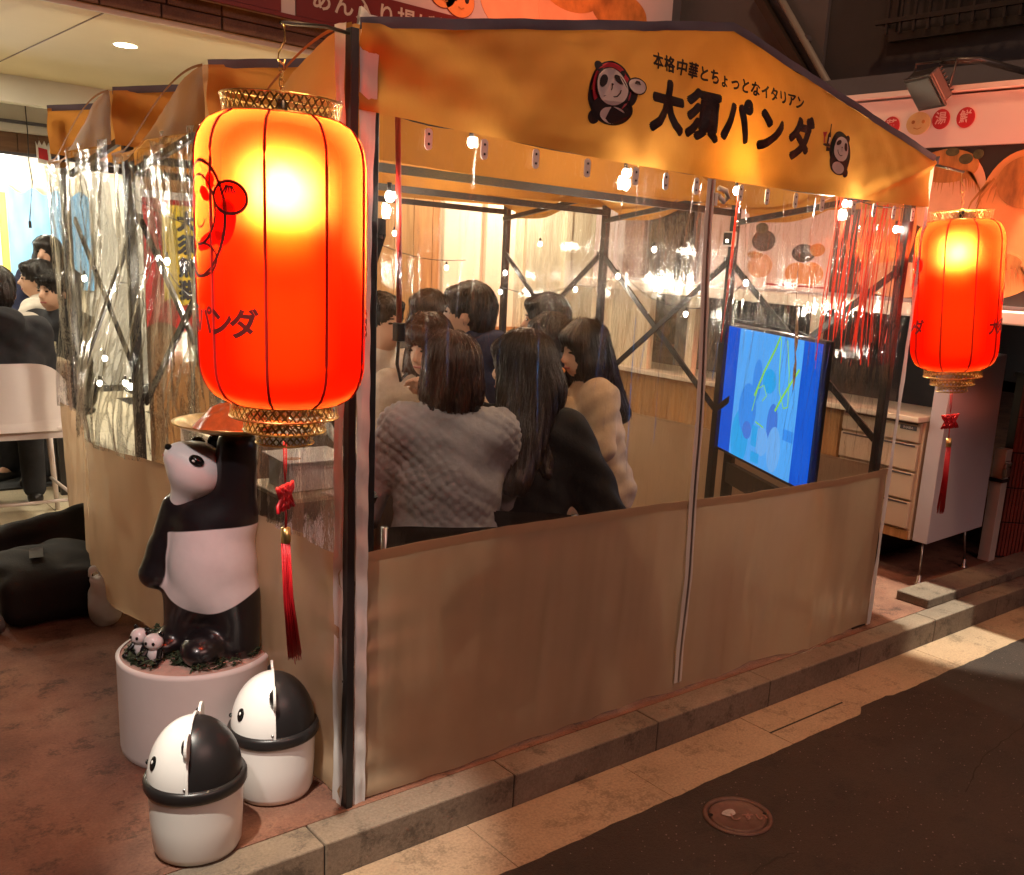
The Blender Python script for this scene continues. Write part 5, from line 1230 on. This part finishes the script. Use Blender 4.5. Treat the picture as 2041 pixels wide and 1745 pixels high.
        if style == 'tied': H += [('+', he(0, -.12, -.01, .045, .05, .05), .03), ('-', he(0, -.02, -.20, .2, .2, .09), .02)]
    def strands(V, Q):
        N = vnormals(V, Q); C_ = V - HC; a = np.arctan2(C_[:, 0], -C_[:, 1])
        return V + N * (.0025 * np.sin(a * 34 + 2 * np.sin(C_[:, 2] * 20)) + .0018 * np.sin(a * 61 + 4 * np.sin(C_[:, 2] * 14 + 1)))[:, None]
    ho = sdf_obj('hair', H, hair, t, .008 if detail else .010, .03, xf, strands)
    # loose strands lying over the hair mass
    hv = np.empty(len(ho.data.vertices) * 3); ho.data.vertices.foreach_get('co', hv); hv = hv.reshape(-1, 3) + np.array(ORG[t.name])
    X3 = np.array(xf.to_3x3()); loc = (hv - np.array(xf.translation)) @ np.linalg.inv(X3).T - HC; loc = loc @ Rh
    az = np.arctan2(loc[:, 0], -loc[:, 1] - .02); zz = loc[:, 2]; NA, NZ = 40, 34; z0_, z1_ = zz.min(), zz.max()
    tab = np.zeros((NA, NZ)); ia = ((az + PI) / (2 * PI) * NA).astype(int) % NA; iz = np.clip(((zz - z0_) / (z1_ - z0_) * NZ).astype(int), 0, NZ - 1)
    rad = np.hypot(loc[:, 0], loc[:, 1] + .02); np.maximum.at(tab, (ia, iz), rad)
    sm = MB(); rs = random.Random(len(label)); nS = 420 if detail else 130
    for _ in range(nS):
        a0_ = rs.uniform(-PI, PI) * (1 if style == 'short' else .80); zt_ = z1_ - rs.uniform(.0, .05); zb_ = z0_ + rs.uniform(0, .35) * (z1_ - z0_) if abs(a0_) < 2.2 else z1_ - rs.uniform(.07, .10); P = []
        dr = rs.uniform(-.0015, .0035) + (rs.random() < .06) * .006; da = rs.uniform(-.12, .12); 
        for k in range(11):
            q = k / 10; z = zt_ + (zb_ - zt_) * q; a = a0_ + da * q + .05 * math.sin(q * 5 + a0_ * 7); fi = (a + PI) / (2 * PI) * NA; i0 = int(math.floor(fi)) % NA; i1 = (i0 + 1) % NA; fr_ = fi - math.floor(fi)
            fz = min(NZ - 1.001, max(0, (z - z0_) / (z1_ - z0_) * NZ - .5)); k0 = int(fz); fzz = fz - k0; k1 = min(NZ - 1, k0 + 1)
            r0 = tab[i0, k0] * (1 - fr_) + tab[i1, k0] * fr_; r1 = tab[i0, k1] * (1 - fr_) + tab[i1, k1] * fr_; r = r0 * (1 - fzz) + r1 * fzz
            if r < .004: break
            r += dr; P.append(w_pt(xf, HC + Rh @ np.array([r * math.sin(a), -r * math.cos(a) - .02, z])))
        if len(P) > 3: sm.tube(P, [.0011] * (len(P) - 1) + [.0004], 3)
    if sm.v: kind(sm.build('hair_strands', hair, t, True), 'stuff')
    # --- face
    xm = np.array(xf)
    w = lambda p: (xm @ np.append(p, 1))[:3]
    for q in (-1, 1):
        sdf_obj('eye', [('+', he(q * .030, .0805, .006, .0135, .0060, .0050))], 'eye', t, .003, .003, xf)
        sdf_obj('eyebrow', [('+', cap(hp(q * .018, .086, .026), hp(q * .046, .077, .026), .0035))], 'hair_black', t, .003, .003, xf)
    sdf_obj('mouth', [('+', cap(hp(-.017, .0815, -.062), hp(.017, .0815, -.062), .0065))], 'lip', t, .0035, .004, xf)
    return t, w, up, hp, hd, hip
GI = 'people eating inside the tents'; GL = 'people dining in the restaurant'
def folding_chair(x, y, rot, label):
    t = thing('folding_chair', label, 'chair', (x, y, 0), math.radians(rot), group='black folding chairs', local=True)
    MB().grid(lambda u, v: (-.21 + .42 * u, -.20 - .05 * (1 - (2 * u - 1) ** 2) - .012 * v, .555 + .155 * v * (1 - .12 * abs(2 * u - 1) ** 4)), 20, 8).grid(lambda u, v: (-.21 + .42 * (1 - u), -.185 - .05 * (1 - (2 * u - 1) ** 2) - .012 * v, .555 + .155 * v * (1 - .12 * abs(2 * u - 1) ** 4)), 20, 8).build('backrest', 'black_plastic', t, True, local=True)
    MB().box((0, .02, .42), (.40, .38, .035)).build('seat', 'black_plastic', t, bevel=.012, local=True)
    for s in (-1, 1):
        MB().tube([(s * .205, -.215, .70), (s * .205, -.16, .42), (s * .20, .20, 0.0)], .011, 8).build('frame_tube', 'steel', t, True, local=True)
        MB().tube([(s * .185, .18, .40), (s * .185, -.22, .0)], .011, 8).build('leg', 'steel', t, True, local=True)
    return t
H2 = lambda h, x, y: (lambda up: up(h, x, y))
p1 = person('seated woman with brown bob in a quilted grey jacket, back to the road', (.592, .44), 1.268, -30, -24, 'c_quilt', 'hair_brown', 'bob', lean=5, s=.97, quilt=True, detail=True, collar='c_black', group=GI, hands={-1: H2(.08, -.26, .26), 1: H2(.10, .16, .34)})
folding_chair(p1[5][0], p1[5][1], -30, 'black folding chair under the woman in the quilted jacket')
p2 = person('seated woman with long dark hair in a loose black top, back to the road', (.925, .50), 1.270, -38, 22, 'c_black', 'hair_mid', 'long', lean=6, s=1.07, detail=True, long_=True, group=GI, hands={-1: H2(.10, -.10, .34), 1: H2(.04, .34, .16)})
folding_chair(p2[5][0], p2[5][1], -38, 'black folding chair under the woman in black')
p3 = person('woman with black fringe in a cream fleece eating with both hands', (1.475, .80), 1.285, 62, 82, 'c_tan', 'hair_black', 'side', lean=11, pitch=8, s=.95, detail=True, group=GI, bottom='c_denim', hands={-1: H2(.47, -.03, .17), 1: H2(.45, .05, .18)}, seat='plain stool under the woman who eats with both hands')
sn = thing('snack_stick', 'yellowish fried snack held at the mouth of the woman in cream fleece', 'food', (1.3, .75, 1.05))
_, w3, up3, hp3, hd3, _ = p3
a_, b_ = w3(hp3(0, .10, -.064)), w3((hd3[-1] + hd3[1]) / 2 + np.array([0, .05, .01]))
MB().tube([a_, (np.array(a_) + b_) / 2, b_], [.012, .015, .012], 10).build('piece', 'bun', sn, True)
person('woman with brown fringe hair and beige top lifting a hand to her mouth', (.945, 1.136), 1.272, 140, 112, 'c_beige', 'hair_brown', 'side', lean=12, pitch=12, s=.98, detail=True, group=GI, hands={-1: H2(.50, -.04, .17), 1: H2(.12, .14, .34)}, seat='plain stool under the woman in the beige top')
person('person in a navy hooded jacket with black hair turned away', (1.322, 1.42), 1.40, 28, 48, 'c_navy', 'hair_black', 'short', lean=10, s=1.08, hood=True, group=GI, seat='taller stool under the person in navy')
person('person with dark hair and white shirt at the far left of the tent', (.985, 1.56), 1.335, 165, 190, 'c_white', 'hair_black', 'short', lean=4, s=1.0, group=GI, seat='plain stool under the person in the white shirt')
person('long haired woman in grey half hidden behind the navy jacket', (1.50, 2.02), 1.335, 150, 120, 'c_grey', 'hair_mid', 'side', lean=4, s=1.0, group=GI, seat='plain stool under the half hidden woman')
person('dark haired person in charcoal seated near the right wall, head high', (1.767, 1.42), 1.365, 38, 52, 'c_dark', 'hair_black', 'short', lean=6, s=1.02, group=GI, seat='plain stool under the person near the right wall')
person('black haired person in dark clothes between the fleece and the charcoal diner', (1.635, 1.22), 1.285, 40, 58, 'c_black', 'hair_black', 'bob', lean=8, s=.98, group=GI, seat='plain stool between the two right hand diners')

# ================================================================ RESTAURANT DINERS ON THE LEFT
ch = thing('shell_chair', 'white high backed shell chair seen from behind at the restaurant edge', 'chair', (-.13, 3.4, 0))
def shellb(u, v, o=0):
    a = 2 * u - 1; top = .865 - .10 * abs(a) ** 5; z = .545 + (top - .545) * v; x = -.150 + .285 * a * (1 - .04 * v) ; y = 3.185 + .06 * a * a + .05 * (1 - v) ** 2 * -1 + .035 * (1 - v) + o
    return (x, y, z)
MB().grid(lambda u, v: shellb(u, v), 24, 14).grid(lambda u, v: shellb(1 - u, v, .018), 24, 14).build('backrest', 'seat_pink', ch, True)
MB().grid(lambda u, v: (-.150 + (2 * u - 1) * .31, 3.16 + .06 * (2 * u - 1) ** 2 + .02 * v, .53 + .055 * v - .02 * abs(2 * u - 1) ** 3), 24, 4).build('back_lip', 'seat_pink', ch, True)
MB().span((-.425, 3.19, .515), (.125, 3.63, .548)).build('seat', 'seat_pink', ch, bevel=.014)
MB().span((-.405, 3.20, .485), (.105, 3.235, .515)).build('seat_rail', 'seat_pink', ch)
for x in (-.41, .105):
    for y, d in ((3.22, .05), (3.60, -.01)): MB().tube([(x, y, .515), (x + (.025 if x > 0 else -.025), y + d * .3, .0)], [.017, .012], 10).build('leg', 'seat_pink', ch, True)
    MB().tube([(x, 3.23, .19), (x, 3.60, .19)], .009, 8).build('rung', 'seat_pink', ch, True)
MB().tube([(-.42, 3.225, .15), (.115, 3.225, .15)], .009, 8).build('rung', 'seat_pink', ch, True)
person('person in a charcoal hoodie sitting on the white shell chair', (-.10, 3.52), 1.31, -10, -14, 'c_dark', 'hair_black', 'short', lean=6, s=.98, hood=True, group=GL)
table('white topped dining table in the restaurant at the left edge', -.75, .30, 3.86, 4.06, .80, .40)
gc = thing('beer_glass', 'glass of amber drink on the restaurant table', 'glass', (.22, 3.93, .80))
MB().lathe([(.0001, .004), (.028, .004), (.033, .10), (.034, .10)], 24, (.22, 3.93, .80)).build('wall', 'glass', gc, True)
MB().lathe([(.0001, .006), (.026, .006), (.029, .05), (.0001, .05)], 24, (.22, 3.93, .80)).build('drink', 'beer', gc, True)
person('brown haired diner in a white shirt facing into the restaurant', (.10, 4.55), 1.262, -25, -15, 'c_white', 'hair_brown', 'short', lean=3, s=1.0, group=GL, seat='plain stool under the white shirted diner')
person('black haired man in black waistcoat looking left', (.42, 5.05), 1.31, 60, 78, 'c_white', 'hair_black', 'short', lean=4, s=1.0, group=GL, seat='plain stool under the man looking left')
person('man in a dark suit facing the room beside the clear sheet', (.40, 4.55), 1.262, 128, 122, 'c_dark', 'hair_black', 'short', lean=4, s=1.0, detail=True, group=GL, seat='plain stool under the man in the dark suit')
person('woman with long dark hair standing in front of the blue panel', (.66, 5.75), 1.46, 150, 140, 'c_navy', 'hair_black', 'side', lean=0, s=.92, stand=True, group=GL)

# ================================================================ THINGS ON THE PAVEMENT AT LEFT
# panda waste bins
def panda_bin(label):
    t = thing('panda_bin', label, 'waste bin', (0, 0, 0), group='panda shaped waste bins', local=True)
    MB().lathe([(.0001, .0), (.086, .0), (.099, .006), (.106, .022), (.111, .10), (.1135, .188)], 48).build('bucket', 'white_plastic', t, True, local=True)
    MB().lathe([(.1135, .182), (.121, .184), (.1235, .190), (.1235, .206), (.120, .214), (.109, .216)], 48).build('rim_band', 'black_plastic', t, True, local=True)
    dome = lambda r, h, n=16: [(r * math.cos(PI / 2 * i / n), .210 + h * math.sin(PI / 2 * i / n)) for i in range(n)] + [(.0005, .210 + h)]
    MB().lathe(dome(.112, .150), 28, a0=0, a1=PI).build('lid_back', 'black_plastic', t, True, local=True)
    fc = MB().lathe(dome(.1135, .152), 28, a0=-PI, a1=0).build('lid_face', 'white_plastic', t, True, local=True)
    # rim flange with the two ears standing on it
    def arc(r, h, n=40): return [(r * math.cos(PI * i / n), 0, .214 + h * math.sin(PI * i / n)) for i in range(n + 1)]
    o_, i_ = arc(.1175, .155), arc(.110, .147); n_ = len(o_)
    V = [(p[0], -.003, p[2]) for p in o_] + [(p[0], -.003, p[2]) for p in i_] + [(p[0], .003, p[2]) for p in o_] + [(p[0], .003, p[2]) for p in i_]
    F = []
    for k in range(n_ - 1): F += [(k, k + 1, n_ + k + 1, n_ + k), (2 * n_ + k + 1, 2 * n_ + k, 3 * n_ + k, 3 * n_ + k + 1), (k + 1, k, 2 * n_ + k, 2 * n_ + k + 1)]
    MB().add(V, F).build('lid_flange', 'white_plastic', t, local=True)
    for s in (-1, 1):
        ex, ez = s * .090, .212 + .112
        e = MB().prism([(ex + .034 * math.cos(q), .004, ez + .034 * math.sin(q)) for q in [2 * PI * k / 28 for k in range(28)]], (0, -.007, 0)).build('ear', 'white_plastic', t, bevel=.0015, local=True)
        MB().lathe([(.0001, .010), (.016, .008), (.024, .0)], 20).build('inner_ear', 'black_plastic', e, True, local=True)
        ie = e.children[0]; ie.rotation_euler = (PI / 2, 0, 0); ie.location = (ex, -.0032, ez)
        # eye on the dome
        az, elv = -PI / 2 + s * .60, .40
        c = Vector((.1135 * math.cos(elv) * math.cos(az), .1135 * math.cos(elv) * math.sin(az), .210 + .152 * math.sin(elv)))
        n = Vector((c.x / .1135 ** 2, c.y / .1135 ** 2, (c.z - .210) / .152 ** 2)).normalized(); R = n.to_track_quat('Z', 'Y').to_matrix()
        m = MB(); m.ball((0, 0, 0), (.0125, .019, .0045), 18, 10); m.v = [tuple(R @ Vector(p) + c) for p in m.v]; ey = m.build('eye', 'eye', fc, True, local=True)
        m = MB(); m.ball((0, 0, 0), (.0035, .005, .0015), 10, 6); m.v = [tuple(R @ (Vector(p) + Vector((.001, .004, .0042))) + c) for p in m.v]; m.build('eye_glint', 'white_plastic', fc, True, local=True)
    c = Vector((0, -.1125, .243)); m = MB(); m.ball(c, (.008, .005, .006), 12, 8); m.build('nose', 'eye', fc, True, local=True)
    for s in (-1, 1):
        MB().lathe([(.0001, .003), (.003, .0025), (.004, 0)], 8).build('pivot_pin', 'steel', t, True, local=True); pv = t.children[-1]
    return t
b1 = panda_bin('panda waste bin nearest the kerb, standing in front of the plinth')
for pv, sgn in zip([c for c in b1.children if c.name.startswith('pivot_pin')], (-1, 1)): pv.location = (sgn * .1125, -.006, .224); pv.rotation_euler = (0, sgn * PI / 2, 0)
b1.location = (-.408, .038, .001); b1.rotation_euler = (0, 0, math.radians(-120))
dup(b1, (-.138, .185, .001), math.radians(-112), 'panda waste bin behind, tucked beside the tent corner')
# plinth
pz = .30
pn = thing('plinth', 'round white plinth carrying the panda statue', 'plinth', (-.195, .605, 0))
MB().lathe([(.219, .0), (.222, .004), (.224, .02), (.224, pz - .012), (.226, pz), (.214, pz + .003)], 64, (-.195, .605, 0)).build('drum', mat('plinth_white_paint', (.80, .77, .74), .45, var=.08, vscale=4, bump=.08, bscale=20), pn, True)
MB().lathe([(.0001, pz + .006), (.10, pz + .006), (.19, pz + .002), (.216, pz - .002)], 48, (-.195, .605, 0)).build('sandy_top', mat('pinkish_sand', (.62, .44, .36), .85, var=.25, vscale=30, bump=.6, bscale=40), pn, True)
XP = Matrix.Translation((-.195, .605, 0)) @ Matrix.Rotation(math.radians(-41.5), 4, 'Z')
def wl_(x, y, z): return tuple(XP @ Vector((x, y, z)))
pd = thing('panda_statue', 'glossy panda statue holding up a golden tray of red food', 'statue', (-.195, .605, pz))
PB = [('+', elp((.058, .0, .575), (.130, .120, .185))), ('+', elp((.058, .005, .71), (.118, .088, .095)), .05), ('+', cap((.122, 0, .74), (.140, -.01, .945), .064, .056), .05),
      ('+', cap((-.045, .0, .745), (-.085, -.015, .62), .044, .040), .03), ('+', cap((-.085, -.015, .62), (-.105, -.03, .545), .040, .046), .02),
      ('+', cap((-.012, .0, .47), (-.022, .0, .34), .078, .070), .04), ('+', elp((-.070, -.045, .335), (.050, .070, .034)), .03),
      ('+', cap((.115, -.01, .47), (.122, -.02, .34), .082, .074), .04), ('+', elp((.060, -.105, .345), (.060, .078, .050)), .03), ('+', elp((.10, .06, .42), (.05, .06, .05)), .03)]
def bellymask(V):
    u, z = V[:, 0], V[:, 2]; k = (u - .058) / .13
    zu = .705 + .018 * k - .010 * k * k; zl = .450 + .055 * k * k
    d = np.minimum(zu - z, z - zl)
    A_, B_ = np.array([-.045, 0, .745]), np.array([-.105, -.03, .545]); dd = B_ - A_; tt = np.clip(((V - A_) @ dd) / (dd @ dd), 0, 1); q = np.linalg.norm(V - A_ - tt[:, None] * dd, axis=1) - .049
    return np.minimum(d, q)
sdf_obj('body', PB, 'panda', pd, .0055, .03, XP, None, bellymask)
SH = Matrix.Translation((.030, 0, 0)) @ Matrix.Translation((0, 0, .87)) @ Matrix.Rotation(math.radians(27), 4, 'Y') @ Matrix.Scale(.90, 4) @ Matrix.Translation((0, 0, -.87)); XH = XP @ SH
hd_ = sdf_obj('head', [('+', elp((-.006, -.012, .866), (.096, .092, .086))), ('+', elp((-.068, -.035, .880), (.044, .044, .036)), .035), ('+', cap((0, -.008, .84), (.002, -.004, .745), .074, .048), .03)], 'panda_head', pd, .0055, .03, XH)
sdf_obj('eye_patch', [('+', elp((.0, -.088, .915), (.025, .017, .018)))], 'eye', hd_, .003, .004, XH); sdf_obj('eye', [('+', elp((-.004, -.1035, .916), (.006, .004, .004)))], 'white_plastic', hd_, .002, .003, XH)
sdf_obj('eye_patch', [('+', elp((-.055, .045, .925), (.024, .02, .018)))], 'eye', hd_, .003, .004, XH)
sdf_obj('nose', [('+', elp((-.104, -.060, .900), (.012, .014, .010)))], 'eye', hd_, .003, .004, XH)
sdf_obj('mouth', [('+', cap((-.108, -.058, .868), (-.066, -.080, .862), .0035))], 'lip', hd_, .0025, .003, XH)
sdf_obj('tongue', [('+', elp((-.096, -.02, .850), (.012, .014, .010)))], 'food', hd_, .003, .004, XH)
for p in ((.062, .030, .935), (-.01, .070, .945)): sdf_obj('ear', [('+', elp(p, (.030, .018, .030)))], 'eye', hd_, .004, .005, XH)
c = wl_(.135, -.01, .985)
tr = MB().lathe([(.0001, .0), (.05, .0), (.10, .004), (.150, .018), (.168, .028), (.170, .031), (.160, .029), (.10, .009), (.0001, .007)], 56, c).build('tray', 'gold', pd, True)
fm = MB().grid(lambda u, v: (c[0] + .115 * v * math.cos(2 * PI * u), c[1] + .115 * v * math.sin(2 * PI * u), c[2] + .010 + .072 * (1 - v ** 2.2) * (1 + .18 * fbm(u * 12, v * 5, 3)) + .004 * math.sin(u * 60) * v), 60, 12).build('food_heap', 'food', tr, True)
# baby pandas on the plinth
bp = thing('panda_figurine', 'left one of two tiny sitting panda figurines on the plinth rim', 'figurine', wl_(-.130, -.085, pz), group='tiny panda figurines', local=True)
def small(name, prims, m): return sdf_obj(name, prims, m, bp, .0028, .006)
small('body', [('+', elp((0, 0, .026), (.023, .020, .026)))], 'panda_head'); small('head', [('+', elp((0, -.004, .066), (.027, .025, .025)))], 'panda_head')
for s in (-1, 1):
    small('leg', [('+', cap((s * .016, -.012, .012), (s * .022, -.040, .012), .011, .010))], 'eye'); small('arm', [('+', cap((s * .018, -.004, .042), (s * .024, -.022, .026), .008))], 'eye')
    small('ear', [('+', elp((s * .020, .004, .088), (.009, .006, .009)))], 'eye'); small('eye', [('+', elp((s * .011, -.027, .068), (.005, .004, .006)))], 'eye')
bp.rotation_euler = (0, 0, math.radians(-41.5 - 20))
dup(bp, wl_(-.075, -.120, pz), math.radians(-41.5 - 5), 'right one of two tiny sitting panda figurines, nearer the statue foot')
ms = MB()
for _ in range(4200):
    r, a = .20 * math.sqrt(random.random()), random.uniform(0, 2 * PI); x, y = r * math.cos(a), r * math.sin(a)
    if fbm(x * 26, y * 26, 4) < -.12 or (abs(x - .0) < .05 and y < -.15): continue
    z = pz + .004 + random.uniform(0, .026); q = random.uniform(0, 2 * PI); l = random.uniform(.006, .013)
    p = Vector(wl_(x, y, z)); d = Vector((math.cos(q), math.sin(q), random.uniform(-.3, .8))).normalized() * l; e = Vector((-d.y, d.x, 0)) * .45
    ms.add([p - d, p + e, p + d, p - e], [(0, 1, 2, 3)])
o_ = ms.build('moss', 'moss', pn); o_['kind'] = 'stuff'
# black trolley bag, wheel and carrier bag
bg = thing('trolley_bag', 'black cloth trolley bag lying on the pavement at the left edge', 'bag', (-.30, 2.05, 0))
def sag(V, Q):
    N = vnormals(V, Q); return V + N * (.008 * np.sin(V[:, 0] * 17 + V[:, 2] * 9) * np.sin(V[:, 1] * 13 + 1) + .003 * np.sin(V[:, 0] * 41 + V[:, 1] * 37))[:, None]
Rb = np.array(Matrix.Rotation(.03, 3, 'Z'))
sdf_obj('main_body', [('+', rbox((-.285, 1.98, .115), (.42, .36, .21), .06, Rb)), ('+', elp((-.36, 2.02, .21), (.13, .16, .05)), .05), ('+', elp((-.19, 2.06, .20), (.12, .17, .06)), .05)], 'bag', bg, .010, .03, None, sag)
sdf_obj('rear_flap', [('+', rbox((-.24, 2.30, .17), (.40, .10, .24), .045, np.array(Matrix.Rotation(.08, 3, 'Z') @ Matrix.Rotation(-.35, 3, 'X')))), ('+', cap((-.42, 2.27, .26), (-.05, 2.34, .32), .030), .05)], 'bag', bg, .011, .03, None, sag)
MB().grid(lambda u, v: (-.37 + .05 * u + .03 * v, 1.90 + .14 * v, .262 + .006 * math.sin(PI * v)), 2, 8).build('strap', 'black_plastic', bg, True)
w_ = MB().lathe([(.0001, -.02), (.030, -.02), (.040, -.014), (.042, .0), (.040, .014), (.030, .02), (.0001, .02)], 24).build('wheel', 'grey_trim', bg, True, local=True); w_.rotation_euler = (0, PI / 2, .3); w_.location = (-.215, -.225, .043)
cb2 = thing('carrier_bag', 'white plastic carrier bag slumped beside the black trolley bag', 'bag', (-.15, 1.735, 0))
sdf_obj('film', [('+', elp((-.150, 1.735, .085), (.062, .06, .105))), ('+', cap((-.17, 1.72, .17), (-.195, 1.70, .245), .026, .020), .03), ('+', cap((-.13, 1.74, .18), (-.105, 1.76, .275), .028, .018), .03), ('-', elp((-.185, 1.68, .215), (.020, .05, .020)), .01)], 'carrier', cb2, .008, .03, None, lambda V, Q: V + vnormals(V, Q) * (.005 * np.sin(V[:, 2] * 55 + V[:, 0] * 31) * np.sin(V[:, 1] * 47))[:, None])
